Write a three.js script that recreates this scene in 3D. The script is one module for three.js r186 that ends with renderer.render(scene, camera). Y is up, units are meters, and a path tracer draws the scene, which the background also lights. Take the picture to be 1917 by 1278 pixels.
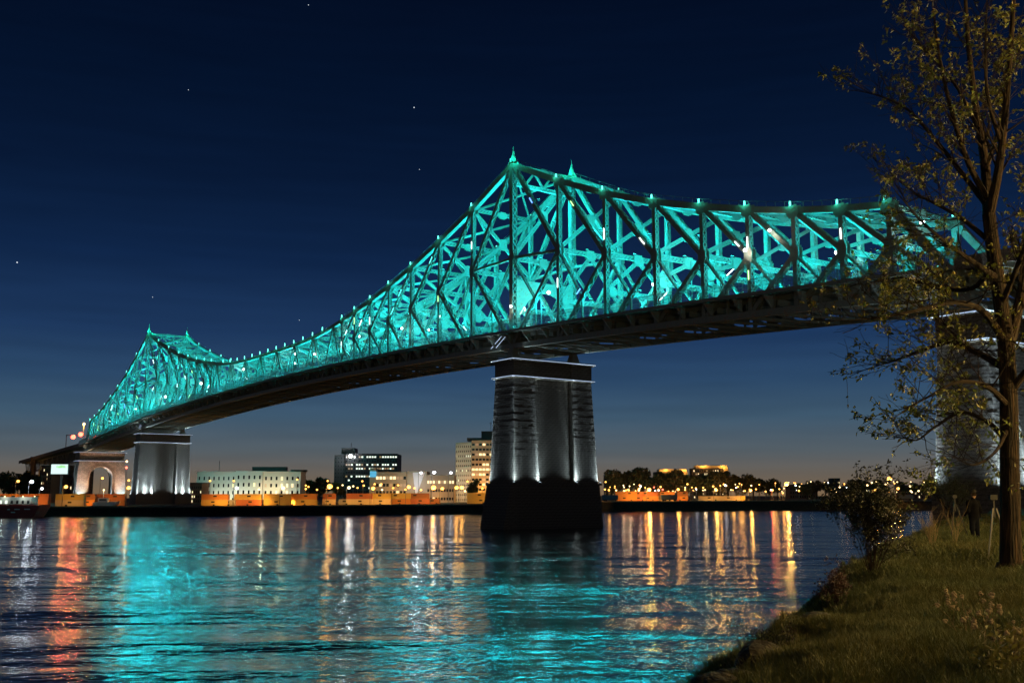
import * as THREE from 'three';
import { mergeGeometries, mergeVertices } from 'three/addons/utils/BufferGeometryUtils.js';
import { MarchingCubes } from 'three/addons/objects/MarchingCubes.js';

// ---------------------------------------------------------------- camera, sky, exposure
const scene = new THREE.Scene();
const EYE = 8.3156, PITCH = 0.147674, FOCAL = 1939.136;            // metres, radians, pixels of the 1917 px wide photograph
const camera = new THREE.PerspectiveCamera(36.482, 1917 / 1278, 0.5, 9000);
camera.position.set(0, EYE, 0);
camera.rotation.set(PITCH, 0, 0);
const renderer = new THREE.WebGLRenderer({ antialias: true });
renderer.setSize(1024, 682);
renderer.toneMapping = THREE.LinearToneMapping;
renderer.toneMappingExposure = 1.0;
renderer.shadowMap.enabled = true;

function seeded(seed) {
  let a = seed >>> 0;
  return () => { a = (a + 0x6d2b79f5) | 0; let t = Math.imul(a ^ (a >>> 15), 1 | a); t = (t + Math.imul(t ^ (t >>> 7), 61 | t)) ^ t; return ((t ^ (t >>> 14)) >>> 0) / 4294967296; };
}
const toLinear = (c) => { c /= 255; return c <= 0.04045 ? c / 12.92 : ((c + 0.055) / 1.055) ** 2.4; };
{ // dusk sky: night blue overhead, fading through slate to a thin band of warm grey at the horizon
  const stops = [[0, 122, 99, 74], [0.9, 108, 97, 85], [2.4, 84, 94, 101], [4.2, 62, 87, 108], [6.2, 44, 72, 103], [8.6, 29, 55, 92], [12.5, 15, 37, 71], [17, 8, 25, 53], [22, 4, 18, 42], [28, 3, 13, 34], [45, 2, 9, 24], [90, 2, 7, 18]];
  const w = 2048, h = 1024, data = new Float32Array(w * h * 4), cells = seeded(9), grid = new Float32Array(64 * 256).map(() => cells());
  const veil = (u, v) => { const x = u * 64, y = v * 256, i = Math.floor(x), j = Math.floor(y), p = x - i, q = y - j, at = (a, b) => grid[((b % 256) + 256) % 256 * 64 + ((a % 64) + 64) % 64]; const s = p * p * (3 - 2 * p), t = q * q * (3 - 2 * q); return (at(i, j) * (1 - s) + at(i + 1, j) * s) * (1 - t) + (at(i, j + 1) * (1 - s) + at(i + 1, j + 1) * s) * t; };
  for (let j = 0; j < h; j++) {
    const el = ((j + 0.5) / h - 0.5) * 180;
    let k = 0; while (k < stops.length - 2 && el > stops[k + 1][0]) k++;
    const a = stops[k], b = stops[k + 1], f = Math.min(1, Math.max(0, (el - a[0]) / (b[0] - a[0])));
    for (let i = 0; i < w; i++) { // thin streaks of night haze
      const n = 0.6 * veil(i / w, j / h * 2.2) + 0.4 * veil(i / w * 2, j / h * 4.4 + 0.3), m = 1 + 0.22 * (n - 0.5);
      for (let c = 0; c < 3; c++) data[(j * w + i) * 4 + c] = (toLinear(a[c + 1]) * (1 - f) + toLinear(b[c + 1]) * f) * m;
      data[(j * w + i) * 4 + 3] = 1;
    }
  }
  const sky = new THREE.DataTexture(data, w, h, THREE.RGBAFormat, THREE.FloatType);
  sky.mapping = THREE.EquirectangularReflectionMapping; sky.magFilter = THREE.LinearFilter; sky.minFilter = THREE.LinearFilter; sky.needsUpdate = true;
  scene.background = sky; scene.environment = sky;
}
// the last of the sun, long below the horizon behind the far shore
const sun = new THREE.DirectionalLight(0x9fb4d8, 0.004);
sun.position.set(-300, 60, -900); sun.castShadow = true; sun.shadow.radius = 60; sun.name = 'afterglow';
Object.assign(sun.shadow.camera, { left: -400, right: 400, top: 400, bottom: -400, near: 1, far: 2500 });
scene.add(sun);

// ---------------------------------------------------------------- helpers
const V = (x, y, z) => new THREE.Vector3(x, y, z);
const used = new Map();
function numbered(name) { const n = used.get(name) ?? 0; used.set(name, n + 1); return n ? name + '_' + String(n).padStart(3, '0') : name; }
function shade(o) { o.traverse((m) => { if (m.isMesh) { m.castShadow = true; m.receiveShadow = true; } }); return o; }
function tag(o, label, category, group, kind) {
  if (label) o.userData.label = label;
  if (category) o.userData.category = category;
  if (group) o.userData.group = group;
  if (kind) o.userData.kind = kind;
  return o;
}
function thing(name, label, category, x = 0, y = 0, z = 0, turn = 0, group) {
  const o = new THREE.Group(); o.name = numbered(name); o.position.set(x, y, z); o.rotation.y = turn; scene.add(o);
  return tag(o, label, category, group);
}
function groupIn(parent, name) { const o = new THREE.Group(); o.name = name; parent.add(o); return o; }
function structure(name, geometry, material) { const m = new THREE.Mesh(geometry, material); m.name = name; m.userData.kind = 'structure'; m.receiveShadow = m.castShadow = true; scene.add(m); return m; }
const lin = (r, g, b) => new THREE.Color().setRGB(r, g, b);
function mat(r, g, b, roughness = 0.8, more = {}) { return new THREE.MeshStandardMaterial({ color: lin(r, g, b), roughness, ...more }); }
function glow(r, g, b, k) { return new THREE.MeshStandardMaterial({ color: lin(0.3, 0.3, 0.3), emissive: lin(r, g, b), emissiveIntensity: k, roughness: 0.6 }); }

class Builder { // collects flat-shaded boxes, bars and quads (uv in metres) into one geometry
  constructor() { this.p = []; this.n = []; this.u = []; this.i = []; }
  quad(a, b, c, d) {
    const e1 = [b[0] - a[0], b[1] - a[1], b[2] - a[2]], e2 = [d[0] - a[0], d[1] - a[1], d[2] - a[2]];
    const n = [e1[1] * e2[2] - e1[2] * e2[1], e1[2] * e2[0] - e1[0] * e2[2], e1[0] * e2[1] - e1[1] * e2[0]], l = Math.hypot(...n) || 1;
    const k = this.p.length / 3, w = Math.hypot(...e1), h = Math.hypot(...e2);
    this.p.push(...a, ...b, ...c, ...d);
    for (let j = 0; j < 4; j++) this.n.push(n[0] / l, n[1] / l, n[2] / l);
    this.u.push(0, 0, w, 0, w, h, 0, h);
    this.i.push(k, k + 1, k + 2, k, k + 2, k + 3);
  }
  hexa(q, open) { // eight corners: bottom ring 0-3, top ring 4-7
    const f = [[0, 1, 5, 4], [1, 2, 6, 5], [2, 3, 7, 6], [3, 0, 4, 7]];
    if (!open) f.push([3, 2, 1, 0], [4, 5, 6, 7]);
    for (const [a, b, c, d] of f) this.quad(q[a], q[b], q[c], q[d]);
    return this;
  }
  box(x0, x1, y0, y1, z0, z1) {
    this.hexa([[x0, y0, z1], [x1, y0, z1], [x1, y0, z0], [x0, y0, z0], [x0, y1, z1], [x1, y1, z1], [x1, y1, z0], [x0, y1, z0]]);
    return this;
  }
  bar(p, q, w, h, ref = [1, 0, 0], open = false) { // w across ref, h the other way
    const d = V(q[0] - p[0], q[1] - p[1], q[2] - p[2]).normalize(), r = V(...ref);
    let u = r.clone().addScaledVector(d, -r.dot(d)); if (u.lengthSq() < 1e-6) u = V(0, 0, 1).addScaledVector(d, -d.z); u.normalize();
    const v = d.clone().cross(u).normalize(), c = [];
    for (const e of [p, q]) for (const [a, b] of [[-1, -1], [1, -1], [1, 1], [-1, 1]]) c.push([e[0] + u.x * a * w / 2 + v.x * b * h / 2, e[1] + u.y * a * w / 2 + v.y * b * h / 2, e[2] + u.z * a * w / 2 + v.z * b * h / 2]);
    this.hexa(c, open);
    return this;
  }
  laced(p, q, w, h, o = {}) { // two webs a distance w apart across x, tied by zigzag lacing bars on both sides
    const P = V(...p), Q = V(...q), L = P.distanceTo(Q), d = Q.clone().sub(P).normalize(), u = V(1, 0, 0), v = d.clone().cross(u).normalize(), t = o.t ?? 0.07;
    const at = (s, a, b) => [P.x + d.x * s + u.x * a + v.x * b, P.y + d.y * s + u.y * a + v.y * b, P.z + d.z * s + u.z * a + v.z * b];
    for (const k of [-1, 1]) this.bar(at(0, k * (w - t) / 2, 0), at(L, k * (w - t) / 2, 0), t, h, [1, 0, 0]);
    for (const [k, on] of [[-1, o.below ?? 1], [1, o.above ?? 1]]) {
      if (!on) continue;
      if (on === 2) { this.bar(at(0, 0, k * (h / 2 - 0.03)), at(L, 0, k * (h / 2 - 0.03)), w - 2 * t - 0.01, 0.05, [1, 0, 0]); continue; }
      const n = Math.max(2, Math.round(L / (o.pitch ?? 0.95 * w))), g = w / 2 - t;
      for (let j = 0; j < n; j++) {
        const a = j % 2 ? -g : g;
        this.bar(at(L * j / n, a, k * (h / 2 - 0.04)), at(L * (j + 1) / n, -a, k * (h / 2 - 0.04)), o.lace ?? 0.2, 0.05, [d.x * 0.3 + u.x, d.y * 0.3, d.z * 0.3], true);
        if (o.cross) this.bar(at(L * j / n, -a, k * (h / 2 - 0.1)), at(L * (j + 1) / n, a, k * (h / 2 - 0.1)), o.lace ?? 0.2, 0.04, [d.x * 0.3 + u.x, d.y * 0.3, d.z * 0.3], true);
      }
    }
    return this;
  }
  geometry() {
    const g = new THREE.BufferGeometry();
    g.setAttribute('position', new THREE.BufferAttribute(new Float32Array(this.p), 3));
    g.setAttribute('normal', new THREE.BufferAttribute(new Float32Array(this.n), 3));
    g.setAttribute('uv', new THREE.BufferAttribute(new Float32Array(this.u), 2));
    g.setIndex(this.i);
    return g;
  }
  mesh(name, material, parent) { const m = new THREE.Mesh(this.geometry(), material); m.name = name; m.castShadow = m.receiveShadow = true; parent.add(m); return m; }
}
const box = (name, m, parent, x0, x1, y0, y1, z0, z1) => new Builder().box(x0, x1, y0, y1, z0, z1).mesh(name, m, parent);

// photograph column and depth -> world x;  photograph row and depth -> height (used to survey where things stand)
const heightAt = (py, depth) => EYE + depth * Math.tan(PITCH + Math.atan((639 - py) / FOCAL));
const acrossAt = (px, depth, y = 5) => (px - 958.5) / FOCAL * (depth * Math.cos(PITCH) + (y - EYE) * Math.sin(PITCH));

// value noise for textures and terrain
function noise2(seed) {
  const r = seeded(seed), g = new Float32Array(256 * 256).map(() => r());
  return (x, y, period = 256) => {
    const w = (k) => ((k % period) + period) % period;
    const ix = Math.floor(x), iy = Math.floor(y), fx = x - ix, fy = y - iy, sx = fx * fx * (3 - 2 * fx), sy = fy * fy * (3 - 2 * fy);
    const at = (a, b) => g[(w(b) & 255) * 256 + (w(a) & 255)];
    return (at(ix, iy) * (1 - sx) + at(ix + 1, iy) * sx) * (1 - sy) + (at(ix, iy + 1) * (1 - sx) + at(ix + 1, iy + 1) * sx) * sy;
  };
}
const noise = noise2(11), noiseB = noise2(29);
const fbm = (x, y, n = 4) => { let s = 0, a = 0.5, t = 0; for (let i = 0; i < n; i++) { s += a * noise(x, y); t += a; a *= 0.5; x = x * 2 + 17.3; y = y * 2 + 9.1; } return s / t; };
function texture(size, f, srgb = true) { // f(u, v) in 0..1 -> [r, g, b] 0..1
  const d = new Uint8Array(size * size * 4);
  for (let j = 0; j < size; j++) for (let i = 0; i < size; i++) {
    const c = f(i / size, j / size), k = (j * size + i) * 4;
    d[k] = 255 * Math.min(1, Math.max(0, c[0])); d[k + 1] = 255 * Math.min(1, Math.max(0, c[1])); d[k + 2] = 255 * Math.min(1, Math.max(0, c[2])); d[k + 3] = 255;
  }
  const t = new THREE.DataTexture(d, size, size, THREE.RGBAFormat);
  t.wrapS = t.wrapT = THREE.RepeatWrapping; t.magFilter = THREE.LinearFilter; t.minFilter = THREE.LinearMipmapLinearFilter; t.generateMipmaps = true;
  if (srgb) t.colorSpace = THREE.SRGBColorSpace;
  t.needsUpdate = true;
  return t;
}
const tiled = (u, v, n, oct) => { let s = 0, a = 0.5, t = 0; for (let i = 0, k = n; i < oct; i++, k *= 2) { s += a * noise(u * k + i * 7, v * k + i * 3, 256) * 0 + a * wrapNoise(u * k, v * k, k); t += a; a *= 0.5; } return s / t; };
function wrapNoise(x, y, period) { return noiseB(x, y, period); }

const ORDINAL = ['first', 'second', 'third', 'fourth', 'fifth', 'sixth', 'seventh', 'eighth', 'ninth', 'tenth', 'eleventh', 'twelfth', 'thirteenth', 'fourteenth', 'fifteenth', 'sixteenth', 'seventeenth', 'eighteenth', 'nineteenth', 'twentieth', 'twenty-first', 'twenty-second', 'twenty-third', 'twenty-fourth', 'twenty-fifth', 'twenty-sixth', 'twenty-seventh', 'twenty-eighth', 'twenty-ninth', 'thirtieth', 'thirty-first', 'thirty-second'];

// surfaces
const stoneMap = texture(512, (u, v) => { const a = tiled(u, v, 8, 5), b = tiled(u, v, 64, 2), s = 0.62 + 0.42 * (a - 0.5) + 0.3 * (b - 0.5); return [s, s * 0.97, s * 0.9]; });
const stoneBump = texture(512, (u, v) => { const s = 0.5 * tiled(u, v, 16, 4) + 0.5 * tiled(u, v, 96, 2); return [s, s, s]; }, false);
stoneMap.repeat.set(0.2, 0.2); stoneBump.repeat.set(0.33, 0.33);
const rustMap = texture(256, (u, v) => { const a = tiled(u, v, 6, 5), r = Math.max(0, a - 0.56) * 3; return [0.7 + 0.16 * a + r * 0.1, 0.74 + 0.14 * a - r * 0.25, 0.7 + 0.14 * a - r * 0.35]; });
rustMap.repeat.set(0.25, 0.25);
const M = {
  steel: new THREE.MeshStandardMaterial({ color: lin(0.34, 0.37, 0.34), map: rustMap, roughness: 0.62, metalness: 0.0 }),
  finial: new THREE.MeshStandardMaterial({ color: lin(0.36, 0.4, 0.37), map: rustMap, roughness: 0.6, flatShading: true }),
  asphalt: mat(0.05, 0.05, 0.052, 0.9),
  concrete: new THREE.MeshStandardMaterial({ color: lin(0.42, 0.4, 0.37), map: stoneMap, roughness: 0.9 }),
  stone: new THREE.MeshStandardMaterial({ color: lin(0.42, 0.4, 0.36), map: stoneMap, bumpMap: stoneBump, bumpScale: 0.06, roughness: 0.93 }),
  fence: mat(0.2, 0.22, 0.22, 0.5, { metalness: 0.4 }),
  tealTube: glow(0.16, 1, 0.85, 2.4), whiteTube: glow(0.85, 1, 0.98, 5), greenTube: glow(0.6, 1, 0.35, 3), blueTube: glow(0.12, 0.3, 1, 4.5),
  tealLens: glow(0.1, 1, 0.85, 5), whiteLamp: glow(0.95, 1, 0.97, 12), amber: glow(1, 0.42, 0.07, 5), paleAmber: glow(1, 0.7, 0.3, 4), coolLamp: glow(0.85, 0.92, 1, 9), redLamp: glow(1, 0.09, 0.05, 8),
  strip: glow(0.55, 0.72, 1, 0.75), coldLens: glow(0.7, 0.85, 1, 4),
  pole: mat(0.12, 0.12, 0.12, 0.6), black: mat(0.02, 0.02, 0.022, 0.7),
};
function lamp(parent, color, intensity, x, y, z, radius = 10, name = 'lamp') { const l = new THREE.PointLight(color, intensity); l.position.set(x, y, z); l.castShadow = true; l.shadow.radius = radius; l.name = name; parent.add(l); return l; }

// ---------------------------------------------------------------- river, far land, near bank
const BRIDGE = { x: 8.5683, z: -276.0235, turn: 0.615796 };        // foot of the near tower; local x across the river bridge, local -z along it to the far shore
const deckAt = (s) => 52.6 - 1.2e-4 * (s - 125) ** 2;              // height of the footway edge along the bridge
const toWorld = (s, t) => [BRIDGE.x - s * Math.sin(BRIDGE.turn) + t * Math.cos(BRIDGE.turn), BRIDGE.z - s * Math.cos(BRIDGE.turn) - t * Math.sin(BRIDGE.turn)];

{ // the river: wind ripples drawn out across the current
  const rippleBump = texture(2048, (u, v) => {
    const wu = u + 0.02 * Math.sin(6.283 * (v * 3 + tiled(u, v, 4, 2))), wv = v + 0.01 * tiled(u, v, 8, 2);
    const a = wrapNoise(wu * 20, wv * 48, 0) * 0; // keeps the field periodic below
    let s = 0, t = 0;
    for (const [ku, kv, w] of [[3, 8, 1.5], [8, 16, 1.1], [16, 36, 0.9], [32, 64, 0.7], [64, 128, 0.55], [128, 256, 0.34]]) {
      const n = rippleNoise(wu * ku, wv * kv, ku, kv); s += w * (0.65 * n + 0.35 * (1 - Math.abs(2 * n - 1))); t += w;
    }
    const h = s / t + a; return [h, h, h];
  }, false);
  function rippleNoise(x, y, px, py) {
    const ix = Math.floor(x), iy = Math.floor(y), fx = x - ix, fy = y - iy, sx = fx * fx * (3 - 2 * fx), sy = fy * fy * (3 - 2 * fy);
    const at = (i, j) => { const a = ((i % px) + px) % px, b = ((j % py) + py) % py; let h = Math.imul(a + 1, 374761393) ^ Math.imul(b + 1, 668265263) ^ Math.imul(px, 2246822519); h = Math.imul(h ^ (h >>> 13), 1274126177); return ((h ^ (h >>> 16)) >>> 0) / 4294967296; };
    return (at(ix, iy) * (1 - sx) + at(ix + 1, iy) * sx) * (1 - sy) + (at(ix, iy + 1) * (1 - sx) + at(ix + 1, iy + 1) * sx) * sy;
  }
  rippleBump.repeat.set(1 / 46, 1 / 46);
  // wave trains: longer slopes that break the reflections up far out
  const wn = 1024, tile = 190, hgt = new Float32Array(wn * wn);
  for (let j = 0; j < wn; j++) for (let i = 0; i < wn; i++) {
    const u = i / wn, v = j / wn; let h = 0;
    for (const [ku, kv, w] of [[3, 7, 1.0], [6, 17, 0.75], [14, 37, 0.42], [30, 83, 0.2], [64, 170, 0.085]]) h += w * rippleNoise((u + 0.03 * Math.sin(6.283 * (v * 2 + u))) * ku, v * kv, ku, kv);
    hgt[j * wn + i] = h;
  }
  const slopeMap = texture(wn, (u, v) => {
    const i = Math.round(u * wn) % wn, j = Math.round(v * wn) % wn, k = 1.25 * wn / tile, at = (a, b) => hgt[((b + wn) % wn) * wn + (a + wn) % wn], dx = (at(i + 1, j) - at(i - 1, j)) / 2 * k, dy = (at(i, j + 1) - at(i, j - 1)) / 2 * k, l = Math.hypot(dx, dy, 1);
    return [0.5 - 0.5 * dx / l, 0.5 - 0.5 * dy / l, 0.5 + 0.5 / l];
  }, false);
  slopeMap.repeat.set(1 / tile, 1 / tile);
  // slow swell: real relief in the water sheet
  const xs = [], zs = [];
  for (let x = -1700; x < -240; x += 40) xs.push(x); for (let x = -240; x <= 200; x += 1.0) xs.push(x); for (let x = 240; x <= 1700; x += 40) xs.push(x);
  for (let z = 120; z > -20; z -= 10) zs.push(z); for (let z = -20; z > -160; z -= 0.8) zs.push(z); for (let z = -160; z > -460; z -= 2) zs.push(z); for (let z = -460; z > -800; z -= 20) zs.push(z);
  const pos = [], uv = [], idx = [];
  for (const z of zs) for (const x of xs) {
    const h = (fbm(x / 26 + 40, z / 11 + 90, 2) - 0.5) * 0.16 + (fbm(x / 7 + 140, z / 3.1 + 31, 2) - 0.5) * 0.11;
    pos.push(x, h, z); uv.push(x, -z);
  }
  const n = xs.length;
  for (let j = 0; j < zs.length - 1; j++) for (let i = 0; i < n - 1; i++) { const k = j * n + i; idx.push(k, k + 1, k + n + 1, k, k + n + 1, k + n); }
  const g = new THREE.BufferGeometry();
  g.setAttribute('position', new THREE.Float32BufferAttribute(pos, 3)); g.setAttribute('uv', new THREE.Float32BufferAttribute(uv, 2)); g.setIndex(idx); g.computeVertexNormals();
  const water = new THREE.MeshPhysicalMaterial({ color: lin(0.006, 0.012, 0.016), roughness: 0.15, ior: 1.333, bumpMap: rippleBump, bumpScale: 0.3, normalMap: slopeMap, normalScale: new THREE.Vector2(0.55, 0.55) });
  const m = structure('river_water', g, water); tag(m, 'dark rippled river carrying teal and amber reflections', 'river');
}

// far quay: survey line (photograph column, depth of the waterline, height of the quay)
const QUAY = [[-700, 410, 3.8], [-100, 425, 3.8], [400, 432, 3.8], [900, 480, 4.4], [1150, 560, 5.3], [1500, 590, 5.5], [1917, 625, 5.5], [2600, 640, 5.5]].map(([px, d, y]) => ({ x: acrossAt(px, d, 2), d, y }));
function quayAt(x) { let k = 0; while (k < QUAY.length - 2 && x > QUAY[k + 1].x) k++; const a = QUAY[k], b = QUAY[k + 1], f = (x - a.x) / (b.x - a.x); return { d: a.d + (b.d - a.d) * f, y: a.y + (b.y - a.y) * f }; }
{
  const land = new Builder(), wall = new Builder(), coping = new Builder();
  for (let k = 0; k < QUAY.length - 1; k++) {
    const a = QUAY[k], b = QUAY[k + 1];
    land.quad([a.x, a.y, -a.d - 5], [b.x, b.y, -b.d - 5], [b.x * 4, b.y + 1, -5000], [a.x * 4, a.y + 1, -5000]);
    wall.quad([a.x, -1, -a.d], [b.x, -1, -b.d], [b.x, b.y - 0.5, -b.d - 4.4], [a.x, a.y - 0.5, -a.d - 4.4]);
    coping.hexa([[a.x, a.y - 0.55, -a.d - 4.2], [b.x, b.y - 0.55, -b.d - 4.2], [b.x, b.y - 0.55, -b.d - 5.6], [a.x, a.y - 0.55, -a.d - 5.6], [a.x, a.y + 0.12, -a.d - 4.2], [b.x, b.y + 0.12, -b.d - 4.2], [b.x, b.y + 0.12, -b.d - 5.6], [a.x, a.y + 0.12, -a.d - 5.6]]);
  }
  const groundMap = texture(256, (u, v) => { const s = 0.55 + 0.5 * (tiled(u, v, 5, 5) - 0.5); return [s, s * 0.95, s * 0.85]; }); groundMap.repeat.set(0.03, 0.03);
  structure('far_shore_ground', land.geometry(), new THREE.MeshStandardMaterial({ color: lin(0.26, 0.24, 0.2), map: groundMap, roughness: 0.95 }));
  const emb = wall.mesh('quay_embankment', new THREE.MeshStandardMaterial({ color: lin(0.07, 0.07, 0.055), map: stoneMap, bumpMap: stoneBump, bumpScale: 0.4, roughness: 0.95 }), scene); emb.userData.kind = 'structure';
  const cop = coping.mesh('quay_coping', M.concrete, scene); cop.userData.kind = 'structure';
}

// near bank: a grassy shelf 1.5 m below the eye, breaking down steeply to the river along this edge (x, depth)
const EDGE = [[-9, -60], [-4, -14], [-0.6, 2], [0.9, 6.5], [1.7, 9], [2.55, 10.7], [3.4, 12.4], [4.7, 15.3], [6.4, 19.6], [9.6, 27.5], [15.5, 41], [35, 82], [66, 145], [100, 215], [150, 330], [230, 520]];
function edgeSide(x, d) { // signed distance to the edge, positive on the grass
  let best = 1e9, sign = 1;
  for (let k = 0; k < EDGE.length - 1; k++) {
    const [ax, ad] = EDGE[k], [bx, bd] = EDGE[k + 1], ux = bx - ax, ud = bd - ad, f = Math.min(1, Math.max(0, ((x - ax) * ux + (d - ad) * ud) / (ux * ux + ud * ud)));
    const q = Math.hypot(x - ax - f * ux, d - ad - f * ud);
    if (q < best) { best = q; sign = (x - ax) * ud - (d - ad) * ux > 0 ? 1 : -1; }
  }
  return best * sign;
}
function bankHeight(x, d) {
  const e = edgeSide(x, d) + (fbm(x * 0.9 + 5, d * 0.9 + 50, 3) - 0.5) * 1.1;
  const top = 6.82 + (fbm(x / 6 + 3, d / 6 + 8, 3) - 0.5) * 0.5 + (fbm(x * 1.1, d * 1.1, 2) - 0.5) * 0.16 + Math.max(0, d - 45) * -0.004;
  const k = Math.min(1, Math.max(0, (e + 0.9) / 1.8)), soft = k * k * (3 - 2 * k), drop = Math.min(0, e + 0.2) * 0.72;
  return Math.max(-3, top - 0.35 * (1 - soft) + drop + (drop < 0 ? (fbm(x * 0.8 + 9, d * 0.8 + 2, 3) - 0.5) * 0.7 : 0));
}
{
  const xs = [], ds = [];
  for (let x = -30; x < -4; x += 2) xs.push(x); for (let x = -4; x < 16; x += 0.22) xs.push(x); for (let x = 16; x < 46; x += 0.8) xs.push(x); for (let x = 46; x <= 330; x += 6) xs.push(x);
  for (let d = -60; d < 4; d += 4) ds.push(d); for (let d = 4; d < 34; d += 0.22) ds.push(d); for (let d = 34; d < 90; d += 0.8) ds.push(d); for (let d = 90; d <= 420; d += 6) ds.push(d);
  const pos = [], uv = [], idx = [], n = xs.length;
  for (const d of ds) for (const x of xs) { pos.push(x, bankHeight(x, d), -d); uv.push(x, d); }
  for (let j = 0; j < ds.length - 1; j++) for (let i = 0; i < n - 1; i++) { const k = j * n + i; idx.push(k, k + 1, k + n + 1, k, k + n + 1, k + n); }
  const g = new THREE.BufferGeometry();
  g.setAttribute('position', new THREE.Float32BufferAttribute(pos, 3)); g.setAttribute('uv', new THREE.Float32BufferAttribute(uv, 2)); g.setIndex(idx); g.computeVertexNormals();
  const soil = texture(512, (u, v) => { const a = tiled(u, v, 8, 5), b = tiled(u, v, 32, 3); return [0.34 + 0.3 * a, 0.33 + 0.3 * b * 0.8 + 0.06 * a, 0.16 + 0.12 * a]; }); soil.repeat.set(0.22, 0.22);
  structure('grassy_bank', g, new THREE.MeshStandardMaterial({ color: lin(0.5, 0.5, 0.5), map: soil, bumpMap: stoneBump, bumpScale: 0.05, roughness: 1 }));
}

// ---------------------------------------------------------------- the cantilever bridge
const bridge = thing('cantilever_bridge', 'long steel cantilever truss bridge floodlit in teal across the river', 'bridge', BRIDGE.x, 0, BRIDGE.z, BRIDGE.turn);
const HALF = 10.08;                                                // half the distance between the trusses
const SPAN = 334.4, ANCHOR = 128;
const ARM_A = [[0, 46], [20, 37.2], [38, 30.2], [55, 24.7], [69.5, 20.9], [82.2, 18], [93.7, 15.8], [104.5, 14.2], [114.5, 13.2]];
const ARM_M = [[0, 46], [19.5, 37.7], [37.5, 31.4], [54, 26.2], [68.2, 22.4], [80.8, 19.5], [92, 17.4], [101.5, 15.7]];
const SUSP = [14.6, 13.4, 12.6, 12.1, 11.8, 11.65, 11.6, 11.6, 11.6, 11.65, 11.8, 12.1, 12.6, 13.4, 14.6];
const low = (s) => deckAt(s) - 3.5;                                // bottom chord
const stations = [];                                               // every post: s, top height, kind
for (const [a, h] of ARM_A.slice().reverse()) if (a) stations.push({ s: -a, h, arm: 'anchor', tower: 0 });
ARM_M.forEach(([a, h], i) => stations.push({ s: a, h, arm: i ? 'main' : 'tower', tower: 0 }));
SUSP.forEach((h, i) => stations.push({ s: 108.5 + 8.385714 * i, h, arm: 'susp', i }));
ARM_M.slice().reverse().forEach(([a, h]) => stations.push({ s: SPAN - a, h, arm: a ? 'main' : 'tower', tower: SPAN }));
for (const [a, h] of ARM_A) if (a) stations.push({ s: SPAN + a, h, arm: 'anchor', tower: SPAN });
for (const n of stations) { n.top = deckAt(n.s) + n.h; n.low = low(n.s); n.mid = n.low + (n.arm === 'tower' ? 0.48 : 0.56) * (n.top - n.low); }
const rb = seeded(71);

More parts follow.
